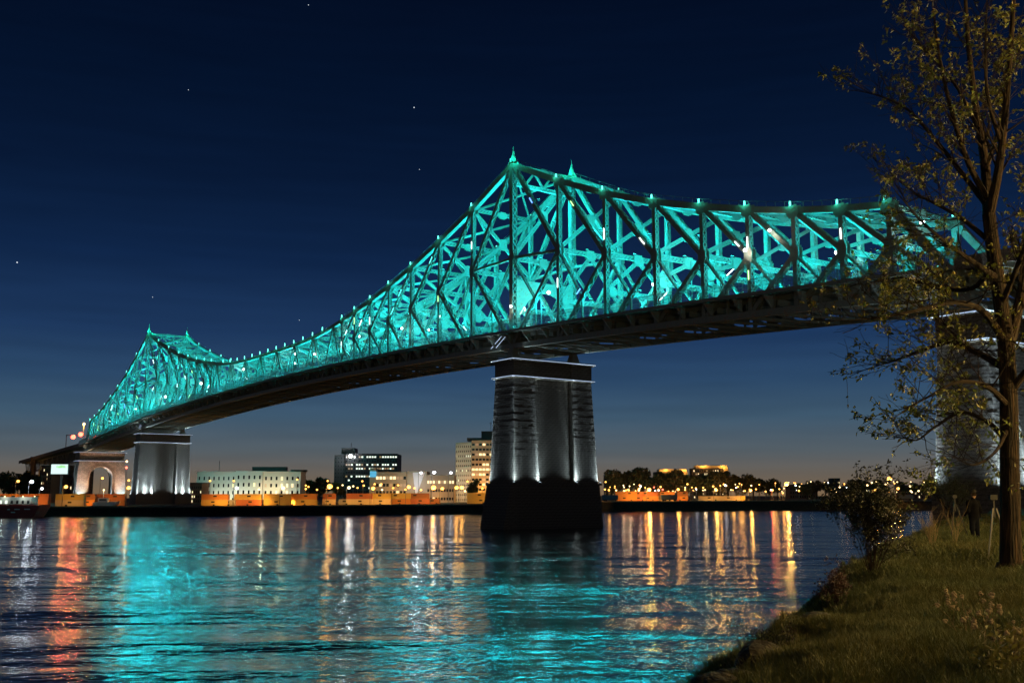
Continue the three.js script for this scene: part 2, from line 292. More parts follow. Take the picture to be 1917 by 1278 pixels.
const lightsOn = [];                                               // where a luminous tube is fixed
for (const side of [-1, 1]) {
  const truss = groupIn(bridge, 'side_truss'); truss.userData.label = side < 0 ? 'side truss that faces the viewer' : 'side truss on the far edge of the roadway';
  const x = side * HALF, P = (s, y) => [x, y, -s];
  const laced = (name, p, q, w, h, o) => new Builder().laced(p, q, w, h, o).mesh(name, M.steel, truss);
  const gusset = (s, y, ws, hs) => { const b = new Builder(); for (const k of [-0.62, 0.62]) { const X = x + k, c = 0.3; b.bar([X, y - hs / 2, -s], [X, y + hs / 2, -s], 0.06, ws * 0.72, [1, 0, 0]); b.bar([X + 0.002 * Math.sign(k), y - hs * 0.33, -s], [X + 0.002 * Math.sign(k), y + hs * 0.33, -s], 0.07, ws, [1, 0, 0]); } b.mesh('gusset_plate', M.steel, truss); };
  // chords
  const nodes = [{ s: -ANCHOR, top: low(-ANCHOR), low: low(-ANCHOR), end: 1 }, ...stations, { s: SPAN + ANCHOR, top: low(SPAN + ANCHOR), low: low(SPAN + ANCHOR), end: 1 }];
  for (let k = 0; k < nodes.length - 1; k++) {
    const a = nodes[k], b = nodes[k + 1], big = Math.max(Math.abs(a.top - a.low), Math.abs(b.top - b.low)) > 22 ? 1 : 0;
    laced(a.end || b.end ? 'end_post' : 'top_chord', P(a.s, a.top), P(b.s, b.top), 1.25, 1.25 + 0.2 * big, { above: 2, below: 1, cross: true, lace: 0.2, pitch: 1.5 });
    laced('bottom_chord', P(a.s, a.low), P(b.s, b.low), 1.25, 1.3, { above: 2, below: 1, lace: 0.2, pitch: 1.4 });
    if (!b.end && b.arm !== 'susp') gusset(b.s, b.top - 0.3, 2.9, 2.5);
  }
  // posts and webs
  for (let k = 0; k < stations.length; k++) {
    const n = stations[k];
    if (n.arm === 'susp') {
      if (n.i % 2 === 0) {
        laced('post', P(n.s, n.low + 0.5), P(n.s, n.top - 0.5), 0.9, 0.6, { pitch: 0.9, lace: 0.14 });
        for (const d of [-1, 1]) { const m = stations[k + d]; if (m && m.arm === 'susp') laced('diagonal', P(n.s + d * 0.5, n.top - 0.6), P(m.s - d * 0.3, m.low + 0.5), 1.0, 0.8, { pitch: 1, lace: 0.15 }); }
      } else new Builder().bar(P(n.s, n.low + 0.5), P(n.s, n.low + 0.55 * (n.top - n.low)), 0.3, 0.3).mesh('hanger', M.steel, truss);
      continue;
    }
    const tower = n.arm === 'tower', w = tower ? 1.5 : 1.1;
    laced('post', P(n.s, n.low + (tower ? -1.0 : 0.6)), P(n.s, n.top - 0.6), w, tower ? 1.5 : 1.0, { pitch: w * 1.15, lace: 0.2, cross: true });
    gusset(n.s, n.mid, tower ? 2.4 : 2.1, 3.2);
    // panels reach from this post away from its tower
    const out = tower ? [-1, 1] : [(n.s - n.tower) > 0 ? 1 : -1];
    for (const d of out) {
      const m = stations[k + d] ?? { s: n.tower + d * ANCHOR, top: low(n.tower + d * ANCHOR), low: low(n.tower + d * ANCHOR), mid: low(n.tower + d * ANCHOR), arm: 'end' };
      if (m.arm === 'end') { laced('diagonal', P(n.s + d * 0.6, n.mid), P(m.s - d * 1.5, m.low + 0.6), 1, 0.7, { lace: 0.15 }); continue; }
      if (m.arm === 'susp') { laced('diagonal', P(n.s + d * 0.5, n.low + 0.6), P(m.s - d * 0.4, m.top - 0.5), 1, 0.9, { lace: 0.15 }); continue; }
      laced('diagonal', P(n.s + d * 0.7, n.top - 0.7), P(m.s - d * 0.4, m.mid + 0.4), 1.05, n.top - n.low > 30 ? 1.1 : 0.95, { pitch: 1.2, lace: 0.24 });
      const c = [(m.s + n.s) / 2, (m.mid + n.low) / 2];
      laced('diagonal', P(m.s - d * 0.4, m.mid - 0.4), P(n.s + d * 0.7, n.low + 0.7), 1.05, 0.95, { pitch: 1.2, lace: 0.24 });
      laced('sub_diagonal', P(n.s + d * 0.5, n.mid - 0.8), P(c[0] - d * 0.2, c[1] + 0.3), 0.8, 0.45, { pitch: 0.9, lace: 0.13 });
      new Builder().bar(P(c[0], c[1]), P(c[0], low(c[0]) + 0.5), 0.4, 0.4).mesh('hanger', M.steel, truss);
      if (tower) new Builder().laced(P(n.s + d * 0.7, n.mid), P(m.s - d * 0.4, m.mid), 0.9, 0.6, { above: 2, lace: 0.14 }).mesh('strut', M.steel, truss);
      lightsOn.push({ side, p: P(n.s + d * 0.7, n.top - 0.7), q: P(m.s - d * 0.4, m.mid + 0.4) }, { side, p: P(m.s - d * 0.4, m.mid - 0.4), q: P(n.s + d * 0.7, n.low + 5) });
    }
    lightsOn.push({ side, p: P(n.s, n.low + 5), q: P(n.s, n.top - 1), post: 1 });
  }
  // luminous tubes standing on the top joints
  for (const n of stations) {
    if (n.arm === 'susp' && (n.i === 0 || n.i === 14)) continue;
    const b = new Builder(), far = n.s > 100 ? 1.05 : 1, y = n.top + 0.72;
    b.bar(P(n.s + 0.6, y), P(n.s + 0.6, y + 1.15 * far), 0.24 * far, 0.24 * far); const m = b.mesh('light_tube', M.tealTube, truss); m.position.x = side * 0.45;
    lamp(bridge, 0x35ffe0, 10, x + side * 1.1, y + 0.6, -n.s - 0.6, 8, 'joint_tube_light');
  }
  // handrail along the top chord
  for (const tower of [0, SPAN]) {
    const rail = new Builder(); const list = stations.filter((n) => Math.abs(n.s - tower) < 120 && n.arm !== 'susp');
    for (let k = 0; k < list.length - 1; k++) {
      const a = list[k], b = list[k + 1], up = 1.75;
      rail.bar(P(a.s, a.top + up), P(b.s, b.top + up), 0.07, 0.07);
      for (let f = 0; f < 1; f += 0.2) rail.bar(P(a.s + (b.s - a.s) * f, a.top + (b.top - a.top) * f + 0.6), P(a.s + (b.s - a.s) * f, a.top + (b.top - a.top) * f + up), 0.06, 0.06);
    }
    rail.mesh('chord_handrail', M.steel, truss);
  }
  // finials on the tower tops
  for (const s of [0, SPAN]) {
    const h = deckAt(s) + 46, pts = [[0.02, 4.6], [0.12, 3.6], [0.34, 2.2], [0.7, 1.0], [1.0, 0.25], [1.05, 0]].reverse().map(([r, y]) => new THREE.Vector2(r, y));
    const f = new THREE.Mesh(new THREE.LatheGeometry(pts, 8), M.finial); f.name = 'finial'; f.position.set(x, h + 0.75, -s); f.castShadow = f.receiveShadow = true; truss.add(f);
    const base = new Builder().box(x - 0.95, x + 0.95, h + 0.6, h + 0.78, -s - 0.95, -s + 0.95).mesh('finial_base', M.steel, truss);
    for (const [dx, dz] of [[-2.2, 1.6], [2.2, 1.6], [0, -2.4]]) lamp(bridge, 0x18ffe0, 90, x + dx, h + 1.6, -s + dz, 6, 'finial_light');
  }
}
// tubes fixed along the webs of the side that faces the river
{
  const truss = bridge.children.find((c) => c.name === 'side_truss');
  for (const l of lightsOn) {
    if (l.side > 0) continue;
    const n = rb() < 0.42 ? 1 : rb() < 0.12 ? 2 : 0;
    for (let k = 0; k < n; k++) {
      const f = 0.12 + 0.7 * rb(), g = f + (1.6 + 1.3 * rb()) / Math.max(8, Math.hypot(l.q[1] - l.p[1], l.q[2] - l.p[2])), c = rb();
      const at = (t) => [l.p[0] - 0.66, l.p[1] + (l.q[1] - l.p[1]) * t, l.p[2] + (l.q[2] - l.p[2]) * t];
      new Builder().bar(at(f), at(Math.min(0.97, g)), 0.12, 0.14).mesh('light_tube', c < 0.5 ? M.whiteTube : c < 0.74 ? M.greenTube : c < 0.86 ? M.blueTube : M.tealTube, truss);
    }
  }
}
// sway frames between the trusses, top and bottom bracing
stations.forEach((n, k) => {
  const depth = n.top - n.low, fr = groupIn(bridge, 'sway_frame'), z = -n.s, r = HALF - 0.5;
  const tie = (name, x0, y0, x1, y1, w = 0.8, h = 0.55, o) => { // laced tie lying in the frame, its webs facing along the bridge
    const b = new Builder(), p = V(x0, y0, z), q = V(x1, y1, z), L = p.distanceTo(q), d = q.clone().sub(p).normalize(), v = V(-d.y, d.x, 0);
    const at = (s, a, c) => [p.x + d.x * s + v.x * c, p.y + d.y * s + v.y * c, z + a];
    for (const e of [-1, 1]) b.bar(at(0, 0, e * w / 2), at(L, 0, e * w / 2), h, 0.1, [0, 0, 1]);
    const m = Math.max(3, Math.round(L / (w * 1.05)));
    for (const e of [-1, 1]) for (let j = 0; j < m; j++) { const c = (j % 2 ? -1 : 1) * (w / 2 - 0.06); b.bar(at(L * j / m, e * (h / 2 - 0.03), c), at(L * (j + 1) / m, e * (h / 2 - 0.03), -c), 0.05, 0.17, [0, 0, 1], true); b.bar(at(L * j / m, e * (h / 2 - 0.06), -c), at(L * (j + 1) / m, e * (h / 2 - 0.06), c), 0.04, 0.17, [0, 0, 1], true); }
    b.mesh(name, M.steel, fr);
  };
  const plate = (x, y, w, h) => { const b = new Builder(); for (const e of [-0.32, 0.32]) { b.box(x - w / 2, x + w / 2, y - h * 0.36, y + h * 0.36, z + e - 0.03, z + e + 0.03); b.box(x - w * 0.34, x + w * 0.34, y - h / 2, y + h / 2, z + e - 0.034, z + e + 0.034); } b.mesh('gusset_plate', M.steel, fr); };
  const clear = deckAt(n.s) + 6.4;
  tie('strut', -r, n.top - 0.2, r, n.top - 0.2, 1.0);
  if (n.arm === 'susp') {
    if (n.i % 2) return;
    tie('strut', -r, clear, r, clear, 0.8);
    tie('brace', -r, n.top - 0.9, 0, clear + 0.5, 0.55, 0.45); tie('brace', r, n.top - 0.9, 0, clear + 0.5, 0.55, 0.45); plate(0, clear + 0.7, 2.2, 1.6);
    return;
  }
  if (depth < 24) {
    tie('strut', -r, clear, r, clear, 0.9);
    tie('brace', -r, n.top - 0.9, r, clear + 0.6, 0.6, 0.5); tie('brace', r, n.top - 0.9, -r, clear + 0.6, 0.6, 0.42); plate(0, (n.top + clear) / 2 - 0.2, 2.3, 2.1);
    plate(0, n.top - 0.2, 2.2, 1.9);
    return;
  }
  // tall frames: X above the middle strut, inverted V below it down to the portal strut
  const mid = n.mid, tower = n.arm === 'tower';
  tie('strut', -r, mid, r, mid, 1.1);
  tie('brace', -r, n.top - 1, r, mid + 0.8, 0.85, 0.55); tie('brace', r, n.top - 1, -r, mid + 0.8, 0.85, 0.46); plate(0, (n.top + mid) / 2, 2.7, 3.1);
  tie('strut', -r, clear, r, clear, 1.1);
  tie('brace', 0, mid - 0.6, -r, clear + 0.6, 0.8, 0.5); tie('brace', 0, mid - 0.6, r, clear + 0.6, 0.8, 0.5); plate(0, mid - 0.3, 3, 2.6);
  plate(-r + 1.2, clear, 2.2, 2.4); plate(r - 1.2, clear, 2.2, 2.4); plate(0, n.top - 0.4, 2.6, 2);
  if (tower) { // deep arched portal of the tower
    tie('strut', -r, n.top - 5.2, r, n.top - 5.2, 0.9);
    for (let j = -3; j < 3; j++) { const a = j * r / 3.2, c = (j + 1) * r / 3.2; tie('brace', a, n.top - (j % 2 ? 1 : 4.8), c, n.top - (j % 2 ? 4.8 : 1), 0.45, 0.4); }
    const sh = new THREE.Shape(); sh.moveTo(-r, clear + 8); sh.lineTo(r, clear + 8); sh.lineTo(r, deckAt(n.s) + 1); sh.lineTo(r - 1.2, deckAt(n.s) + 1); sh.lineTo(r - 1.2, clear - 1.5); sh.absarc(0, clear - 2.5, r - 2, 0.25, Math.PI - 0.25, false); sh.lineTo(-r + 1.2, clear - 1.5); sh.lineTo(-r + 1.2, deckAt(n.s) + 1); sh.lineTo(-r, deckAt(n.s) + 1); sh.closePath();
    const g = new THREE.ExtrudeGeometry(sh, { depth: 0.12, bevelEnabled: false, curveSegments: 14 }); const m = new THREE.Mesh(g, M.steel); m.name = 'portal_plate'; m.position.z = z + 0.7; m.castShadow = m.receiveShadow = true; fr.add(m);
  }
});
{
  const top = groupIn(bridge, 'top_bracing');
  for (let k = 0; k < stations.length - 1; k++) {
    const a = stations[k], b = stations[k + 1], r = HALF - 0.7;
    if (a.arm === 'susp' && b.arm === 'susp' && a.i % 2) continue;
    const c = a.arm === 'susp' && b.arm === 'susp' ? stations[k + 2] : b;
    for (const e of [-1, 1]) new Builder().laced([-r * e, a.top - 0.35 - 0.05 * e, -a.s - 0.5], [r * e, c.top - 0.35 - 0.05 * e, -c.s + 0.5], 0.7, 0.5, { pitch: 0.9, lace: 0.16 }).mesh('lateral_brace', M.steel, top);
  }
}
// floor: roadway, footways on brackets, floor beams, stringers, bottom bracing, fences
{
  const floor = groupIn(bridge, 'floor_system'), s0 = -ANCHOR, s1 = SPAN + ANCHOR, N = 74, S = (k) => s0 + (s1 - s0) * k / N;
  const ribbon = (name, m, x0, x1, y0, y1, parent = floor) => {
    const b = new Builder();
    for (let k = 0; k < N; k++) { const a = S(k), c = S(k + 1), da = deckAt(a), dc = deckAt(c); b.hexa([[x0, da + y0, -a], [x1, da + y0, -a], [x1, dc + y0, -c], [x0, dc + y0, -c], [x0, da + y1, -a], [x1, da + y1, -a], [x1, dc + y1, -c], [x0, dc + y1, -c]]); }
    return b.mesh(name, m, parent);
  };
  ribbon('roadway', M.asphalt, -9.1, 9.1, -0.05, 0.35);
  for (const e of [-1, 1]) {
    ribbon('footway', M.concrete, e > 0 ? 10.9 : -13.35, e > 0 ? 13.35 : -10.9, 0.05, 0.32);
    ribbon('fascia_beam', M.steel, e > 0 ? 13.36 : -13.62, e > 0 ? 13.62 : -13.36, -0.4, 0.34);
    ribbon('added_slot_slab', M.concrete, e > 0 ? 9.11 : -10.89, e > 0 ? 10.89 : -9.11, -0.16, -0.06);  // added slab closing the truss slot so teal light cannot leak below
    ribbon('crash_barrier', M.concrete, e > 0 ? 8.75 : -9.05, e > 0 ? 9.05 : -8.75, 0.36, 1.2);
  }
  for (let j = 0; j < 7; j++) ribbon('stringer', M.steel, -8.2 + j * 2.73 - 0.16, -8.2 + j * 2.73 + 0.16, -0.95, -0.06);
  for (let k = 0; k <= N; k++) {
    const s = S(k), d = deckAt(s), b = new Builder();
    b.box(-9.4, 9.4, d - 2.2, d - 1.0, -s - 0.06, -s + 0.06).box(-9.4, 9.4, d - 1.06, d - 0.98, -s - 0.24, -s + 0.24).box(-9.4, 9.4, d - 2.26, d - 2.18, -s - 0.24, -s + 0.24);
    b.mesh('floor_beam', M.steel, floor);
    for (const e of [-1, 1]) {
      const c = new Builder(), X = e * HALF;
      c.hexa([[X + e * 0.66, d - 2.9, -s - 0.18], [X + e * 1.1, d - 2.9, -s - 0.18], [X + e * 1.1, d - 2.9, -s + 0.18], [X + e * 0.66, d - 2.9, -s + 0.18], [X + e * 0.66, d - 0.6, -s - 0.18], [X + e * 3.26, d - 0.6, -s - 0.18], [X + e * 3.26, d - 0.6, -s + 0.18], [X + e * 0.66, d - 0.6, -s + 0.18]]);
      c.box(Math.min(X + e * 0.66, X + e * 3.26), Math.max(X + e * 0.66, X + e * 3.26), d - 0.62, d - 0.5, -s - 0.32, -s + 0.32);
      if (k % 2 === 0) c.box(X + e * 2.0 - 0.35, X + e * 2.0 + 0.35, d - 1.9, d - 0.62, -s - 0.42, -s + 0.42);
      c.mesh('footway_bracket', M.steel, floor);
    }
    if (k < N) {
      const q = S(k + 1);
      for (const e of [-1, 1]) { const c = new Builder(); c.bar([-9.4 * e, low(s) - 0.35 + 0.12 * e, -s], [9.4 * e, low(q) - 0.35 + 0.12 * e, -q], 0.5, 0.4, [0, 1, 0]); c.mesh('lateral_brace', M.steel, floor); }
      if (k % 2 === 0) { const c = new Builder(); c.bar([-9.4, low(s) - 0.2, -s], [9.4, low(s) - 0.2, -s], 0.6, 0.5, [0, 1, 0]); c.mesh('bottom_strut', M.steel, floor); }
    }
  }
  for (const e of [-1, 1]) {
    const fence = groupIn(bridge, 'footway_fence'), X = e * 13.42, pick = new Builder(), np = 236;
    for (let k = 0; k <= np; k++) { const s = s0 + (s1 - s0) * k / np, d = deckAt(s); box('fence_post', M.fence, fence, X - 0.05, X + 0.05, d + 0.42, d + 2.95, -s - 0.05, -s + 0.05); }
    for (const y of [0.7, 1.45, 2.2, 2.9]) { const b = new Builder(); for (let k = 0; k < N; k++) b.bar([X, deckAt(S(k)) + y, -S(k)], [X, deckAt(S(k + 1)) + y, -S(k + 1)], 0.07, 0.08, [1, 0, 0]); b.mesh('fence_rail', M.fence, fence); }
    for (let s = s0; s < s1; s += 0.36) { const d = deckAt(s); pick.bar([X + 0.05 * e, d + 0.7, -s], [X + 0.05 * e, d + 2.9, -s], 0.04, 0.075, [1, 0, 0], true); }
    pick.mesh('fence_pickets', M.fence, fence).userData.kind = 'stuff';
  }
  // white lamps under the floor close to the near tower
  for (const s of [8, SPAN + 6]) { const b = new Builder(), d = deckAt(s); b.bar([-HALF - 0.75, d - 0.6, -s + 6], [-HALF - 0.75, d - 3.4, -s + 1], 0.1, 0.12); b.bar([-HALF - 0.75, d - 0.6, -s + 3.6], [-HALF - 0.75, d - 3.4, -s - 1.4], 0.1, 0.12); b.mesh('light_tube', M.strip, floor); }
}
// teal floodlights along the roadway and at the middle joints of the frames
{
  const TEAL = lin(0.015, 0.93, 1.06);
  const flood = (x, y, s, watts, round = false) => {
    const up = 1;
    const power = watts * (round ? 0.46 : 0.9);
    const g = groupIn(bridge, 'floodlight'); g.position.set(x, y, -s);
    box('housing', M.black, g, -0.35, 0.35, -0.3 * up, 0.05 * up, -0.25, 0.25);
    box('lens', M.tealLens, g, -0.3, 0.3, 0.055 * up, 0.085 * up, -0.2, 0.2);
    const l = round ? new THREE.PointLight(TEAL, power) : new THREE.SpotLight(TEAL, power, 0, 1.46, 0.35); l.position.set(x, y + up * 0.4, -s); if (l.target) { l.target.position.set(x * 0.6, y + 20, -s); bridge.add(l.target); } l.shadow.radius = round ? 50 : 14; l.castShadow = true; l.name = 'floodlight_beam'; bridge.add(l);
  };
  stations.forEach((n, k) => {
    const m = stations[k + 1]; if (!m) return;
    const s = (n.s + m.s) / 2, gap = Math.abs(m.s - n.s) / 12;
    if (n.arm === 'susp') { if (n.i % 2 === 0) flood(-5.5, deckAt(s) + 1.6, s, 520); else flood(5.5, deckAt(s) + 1.6, s, 520); flood(-8.3, deckAt(n.s) + 5.6, n.s + 1.5, 430, true); return; }
    flood(-5.8, deckAt(s) + 2.2, s, 620 * gap); flood(5.8, deckAt(s + 2) + 2.2, s + 2, 620 * gap);
    flood(-8.3, deckAt(s) + 5.6, s - 1, 430 * gap, true);
    if (n.top - n.low > 22) { flood(0, n.mid + 1.6, n.s + 1.2, 900 * gap, true); flood(-4, (n.top + n.mid) / 2 + 1.5, s, 700 * gap, true); }
    if (n.arm === 'tower') { flood(-3.5, n.top - 9, n.s - 2.5, 1000, true); flood(3.5, n.top - 9, n.s + 2.5, 1000, true); }
  });
  flood(-5, deckAt(-120) + 2, -120, 500); flood(5, deckAt(455) + 2, 455, 500);
}
// street lamps standing along the roadway
for (let s = -172, k = 0; s < 458; s += 27, k++) {
  const side = k % 2 ? 1 : -1, [x, z] = toWorld(s, side * 8.3), d = (s < -ANCHOR ? deckAt(-ANCHOR) + 0.02 * (s + ANCHOR) : deckAt(s)) + 0.35;
  const L = thing('bridge_street_lamp', `white street lamp on the bridge roadway, ${ORDINAL[k]} from the end behind the big tree`, 'street lamp', x, d, z, BRIDGE.turn, 'street lamps along the bridge roadway');
  new Builder().bar([0, 0, 0], [0, 9.6, 0], 0.16, 0.16).mesh('mast', M.fence, L); new Builder().bar([0, 9.5, 0], [-side * 2.2, 9.9, 0], 0.12, 0.12).mesh('arm', M.fence, L);
  const g = new THREE.Mesh(new THREE.SphereGeometry(s > 150 ? 0.5 : 0.42, 12, 8), M.whiteLamp); g.name = 'lamp_globe'; g.position.set(-side * 2.4, 9.75, 0); L.add(g);
  lamp(L, 0xeafff8, 80, -side * 2.4, 9.0, 0, 12, 'street_lamp_light');
}
// white work lights on the steel facing the river
for (const [s, up] of [[-82, 9.5], [-88.5, 12.5], [-0.6, 7], [58, 7.5], [122, 6]]) {
  const g = groupIn(bridge, 'work_light'); g.position.set(-HALF - 0.9, deckAt(s) + up, -s);
  new Builder().bar([0, 0, 0], [0.5, 0, 0], 0.1, 0.1, [0, 1, 0]).mesh('bracket', M.fence, g);
  const m = new THREE.Mesh(new THREE.SphereGeometry(0.3, 12, 8), M.whiteLamp); m.name = 'lamp_globe'; m.position.set(-0.35, 0, 0); g.add(m);
  lamp(bridge, 0xfff6e8, 18, -HALF - 1.9, deckAt(s) + up - 0.8, -s + 0.8, 10, 'work_light_beam');
}

// ---------------------------------------------------------------- stone piers
// footprints are lists of [along x (across the bridge), along z] corners, counter-clockwise seen from above
function footprint(L, T, pil, rec) { // length across the bridge, thickness along it, pilaster width, recess depth
  const l = L / 2, t = T / 2;
  return [[-l, t], [-l + pil, t], [-l + pil, t - rec], [l - pil, t - rec], [l - pil, t], [l, t], [l, -t], [l - pil, -t], [l - pil, -t + rec], [-l + pil, -t + rec], [-l + pil, -t], [-l, -t]];
}
function coursed(parent, low, high, y0, y1, course, seed, rough = 0.07) { // one mesh for each course of blocks between two footprints
  const r = seeded(seed), n = Math.max(1, Math.round((y1 - y0) / course)), at = (f) => low.map(([x, z], i) => [x + (high[i][0] - x) * f, z + (high[i][1] - z) * f]);
  for (let c = 0; c < n; c++) {
    const fa = c / n, fb = (c + 1) / n, A = at(fa), B = at(fb), ya = y0 + (y1 - y0) * fa + 0.03, yb = y0 + (y1 - y0) * fb, b = new Builder(), m = A.length;
    for (let e = 0; e < m; e++) {
      const a0 = A[e], a1 = A[(e + 1) % m], b0 = B[e], b1 = B[(e + 1) % m], L = Math.hypot(a1[0] - a0[0], a1[1] - a0[1]), k = Math.max(1, Math.round(L / 1.5)), nx = -(a1[1] - a0[1]) / L, nz = (a1[0] - a0[0]) / L;
      const cuts = [0]; for (let j = 1; j < k; j++) cuts.push((j + (c % 2 ? 0.25 : -0.25) + (r() - 0.5) * 0.2) / k); cuts.push(1);
      for (let j = 0; j < k; j++) {
        const o = rough * (r() ** 1.5) * (c % 2 ? 1 : 0.75) + (c % 3 === 1 ? rough * 0.5 : 0), f0 = cuts[j] + (j ? 0.012 / L : 0), f1 = cuts[j + 1] - (j < k - 1 ? 0.012 / L : 0), mix = (p, q, f) => [p[0] + (q[0] - p[0]) * f, p[1] + (q[1] - p[1]) * f];
        const p0 = mix(a0, a1, f0), p1 = mix(a0, a1, f1), q0 = mix(b0, b1, f0), q1 = mix(b0, b1, f1), out = (p, y, d) => [p[0] - nx * d, y, p[1] - nz * d];
        const back = -0.3, tilt = (r() - 0.5) * 0.012;
        b.quad(out(p0, ya, -o), out(p1, ya, -o + tilt), out(q1, yb, -o + tilt), out(q0, yb, -o));
        b.quad(out(q0, yb, -o), out(q1, yb, -o + tilt), out(q1, yb, -back), out(q0, yb, -back)); b.quad(out(p1, ya, -o + tilt), out(p0, ya, -o), out(p0, ya, -back), out(p1, ya, -back));
        b.quad(out(p0, ya, -o), out(q0, yb, -o), out(q0, yb, -back), out(p0, ya, -back)); b.quad(out(q1, yb, -o + tilt), out(p1, ya, -o + tilt), out(p1, ya, -back), out(q1, yb, -back));
      }
    }
    b.mesh('stone_course', M.stone, parent);
  }
}
function core(parent, low, high, y0, y1, inset = 0.16) { // the dark body behind the joints, closed at the top
  const b = new Builder(), m = low.length, ins = (P) => P.map(([x, z]) => [x - Math.sign(x) * inset, z - Math.sign(z) * inset]), A = ins(low), B = ins(high);
  for (let e = 0; e < m; e++) { const f = (e + 1) % m; b.quad([A[e][0], y0, A[e][1]], [A[f][0], y0, A[f][1]], [B[f][0], y1, B[f][1]], [B[e][0], y1, B[e][1]]); }
  const l = Math.abs(B[0][0]), p = Math.abs(B[1][0]), t = Math.abs(B[0][1]), t2 = Math.abs(B[2][1]);
  b.quad([-l, y1, t], [-p, y1, t], [-p, y1, -t], [-l, y1, -t]); b.quad([p, y1, t], [l, y1, t], [l, y1, -t], [p, y1, -t]); b.quad([-p, y1, t2], [p, y1, t2], [p, y1, -t2], [-p, y1, -t2]);
  b.mesh('core', M.stone, parent);
}
function slab(name, m, parent, L, T, y0, y1) { // a slab with chamfered edges
  const b = new Builder(), l = L / 2, t = T / 2, c = 0.12;
  b.hexa([[-l, y0, t], [l, y0, t], [l, y0, -t], [-l, y0, -t], [-l, y1 - c, t], [l, y1 - c, t], [l, y1 - c, -t], [-l, y1 - c, -t]]);
  b.hexa([[-l, y1 - c + 0.001, t], [l, y1 - c + 0.001, t], [l, y1 - c + 0.001, -t], [-l, y1 - c + 0.001, -t], [-l + c, y1, t - c], [l - c, y1, t - c], [l - c, y1, -t + c], [-l + c, y1, -t + c]]);
  return b.mesh(name, m, parent);
}
function strips(parent, L, T, y) { // glowing bars all round an edge, painting the light that grazes the ledge
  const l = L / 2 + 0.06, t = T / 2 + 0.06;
  for (const [a, b] of [[[-l, t], [l, t]], [[l, t], [l, -t]], [[l, -t], [-l, -t]], [[-l, -t], [-l, t]]]) new Builder().bar([a[0], y, a[1]], [b[0], y, b[1]], 0.12, 0.22, [0, 1, 0]).mesh('painted_ledge_light', M.strip, parent);
}
const COLD = lin(0.62, 0.82, 1);
function uplight(parent, x, z, y, aimX, aimZ, power, angle = 0.2, color = COLD) {
  const g = groupIn(parent, 'uplight'); g.position.set(x, y, z);
  box('housing', M.black, g, -0.25, 0.25, 0, 0.3, -0.25, 0.25); box('lens', M.coldLens, g, -0.2, 0.2, 0.305, 0.33, -0.2, 0.2);
  const beams = angle ? [[angle, 1]] : [[1.4, 0.012], [0.7, 0.03], [0.3, 0.12], [0.12, 0.5], [0.055, 0.6]]; // a tight pencil beam with a soft skirt
  for (const [a, k] of beams) { const l = new THREE.SpotLight(color, power * k, 0, a, 1); l.position.set(x, y + 0.42, z); l.target.position.set(x + aimX, y + 25, z + aimZ); l.castShadow = true; l.shadow.radius = 9; l.name = 'uplight_beam'; parent.add(l, l.target); }
}
function bearings(parent, y0, y1) { for (const e of [-1, 1]) { const b = new Builder(), x = e * HALF; b.box(x - 1.6, x + 1.6, y0 + 0.003, y0 + 0.6, -1.6, 1.6).hexa([[x - 1.3, y0 + 0.6, 1.3], [x + 1.3, y0 + 0.6, 1.3], [x + 1.3, y0 + 0.6, -1.3], [x - 1.3, y0 + 0.6, -1.3], [x - 0.7, y1, 0.8], [x + 0.7, y1, 0.8], [x + 0.7, y1, -0.8], [x - 0.7, y1, -0.8]]); b.mesh('bearing', M.steel, parent); } }
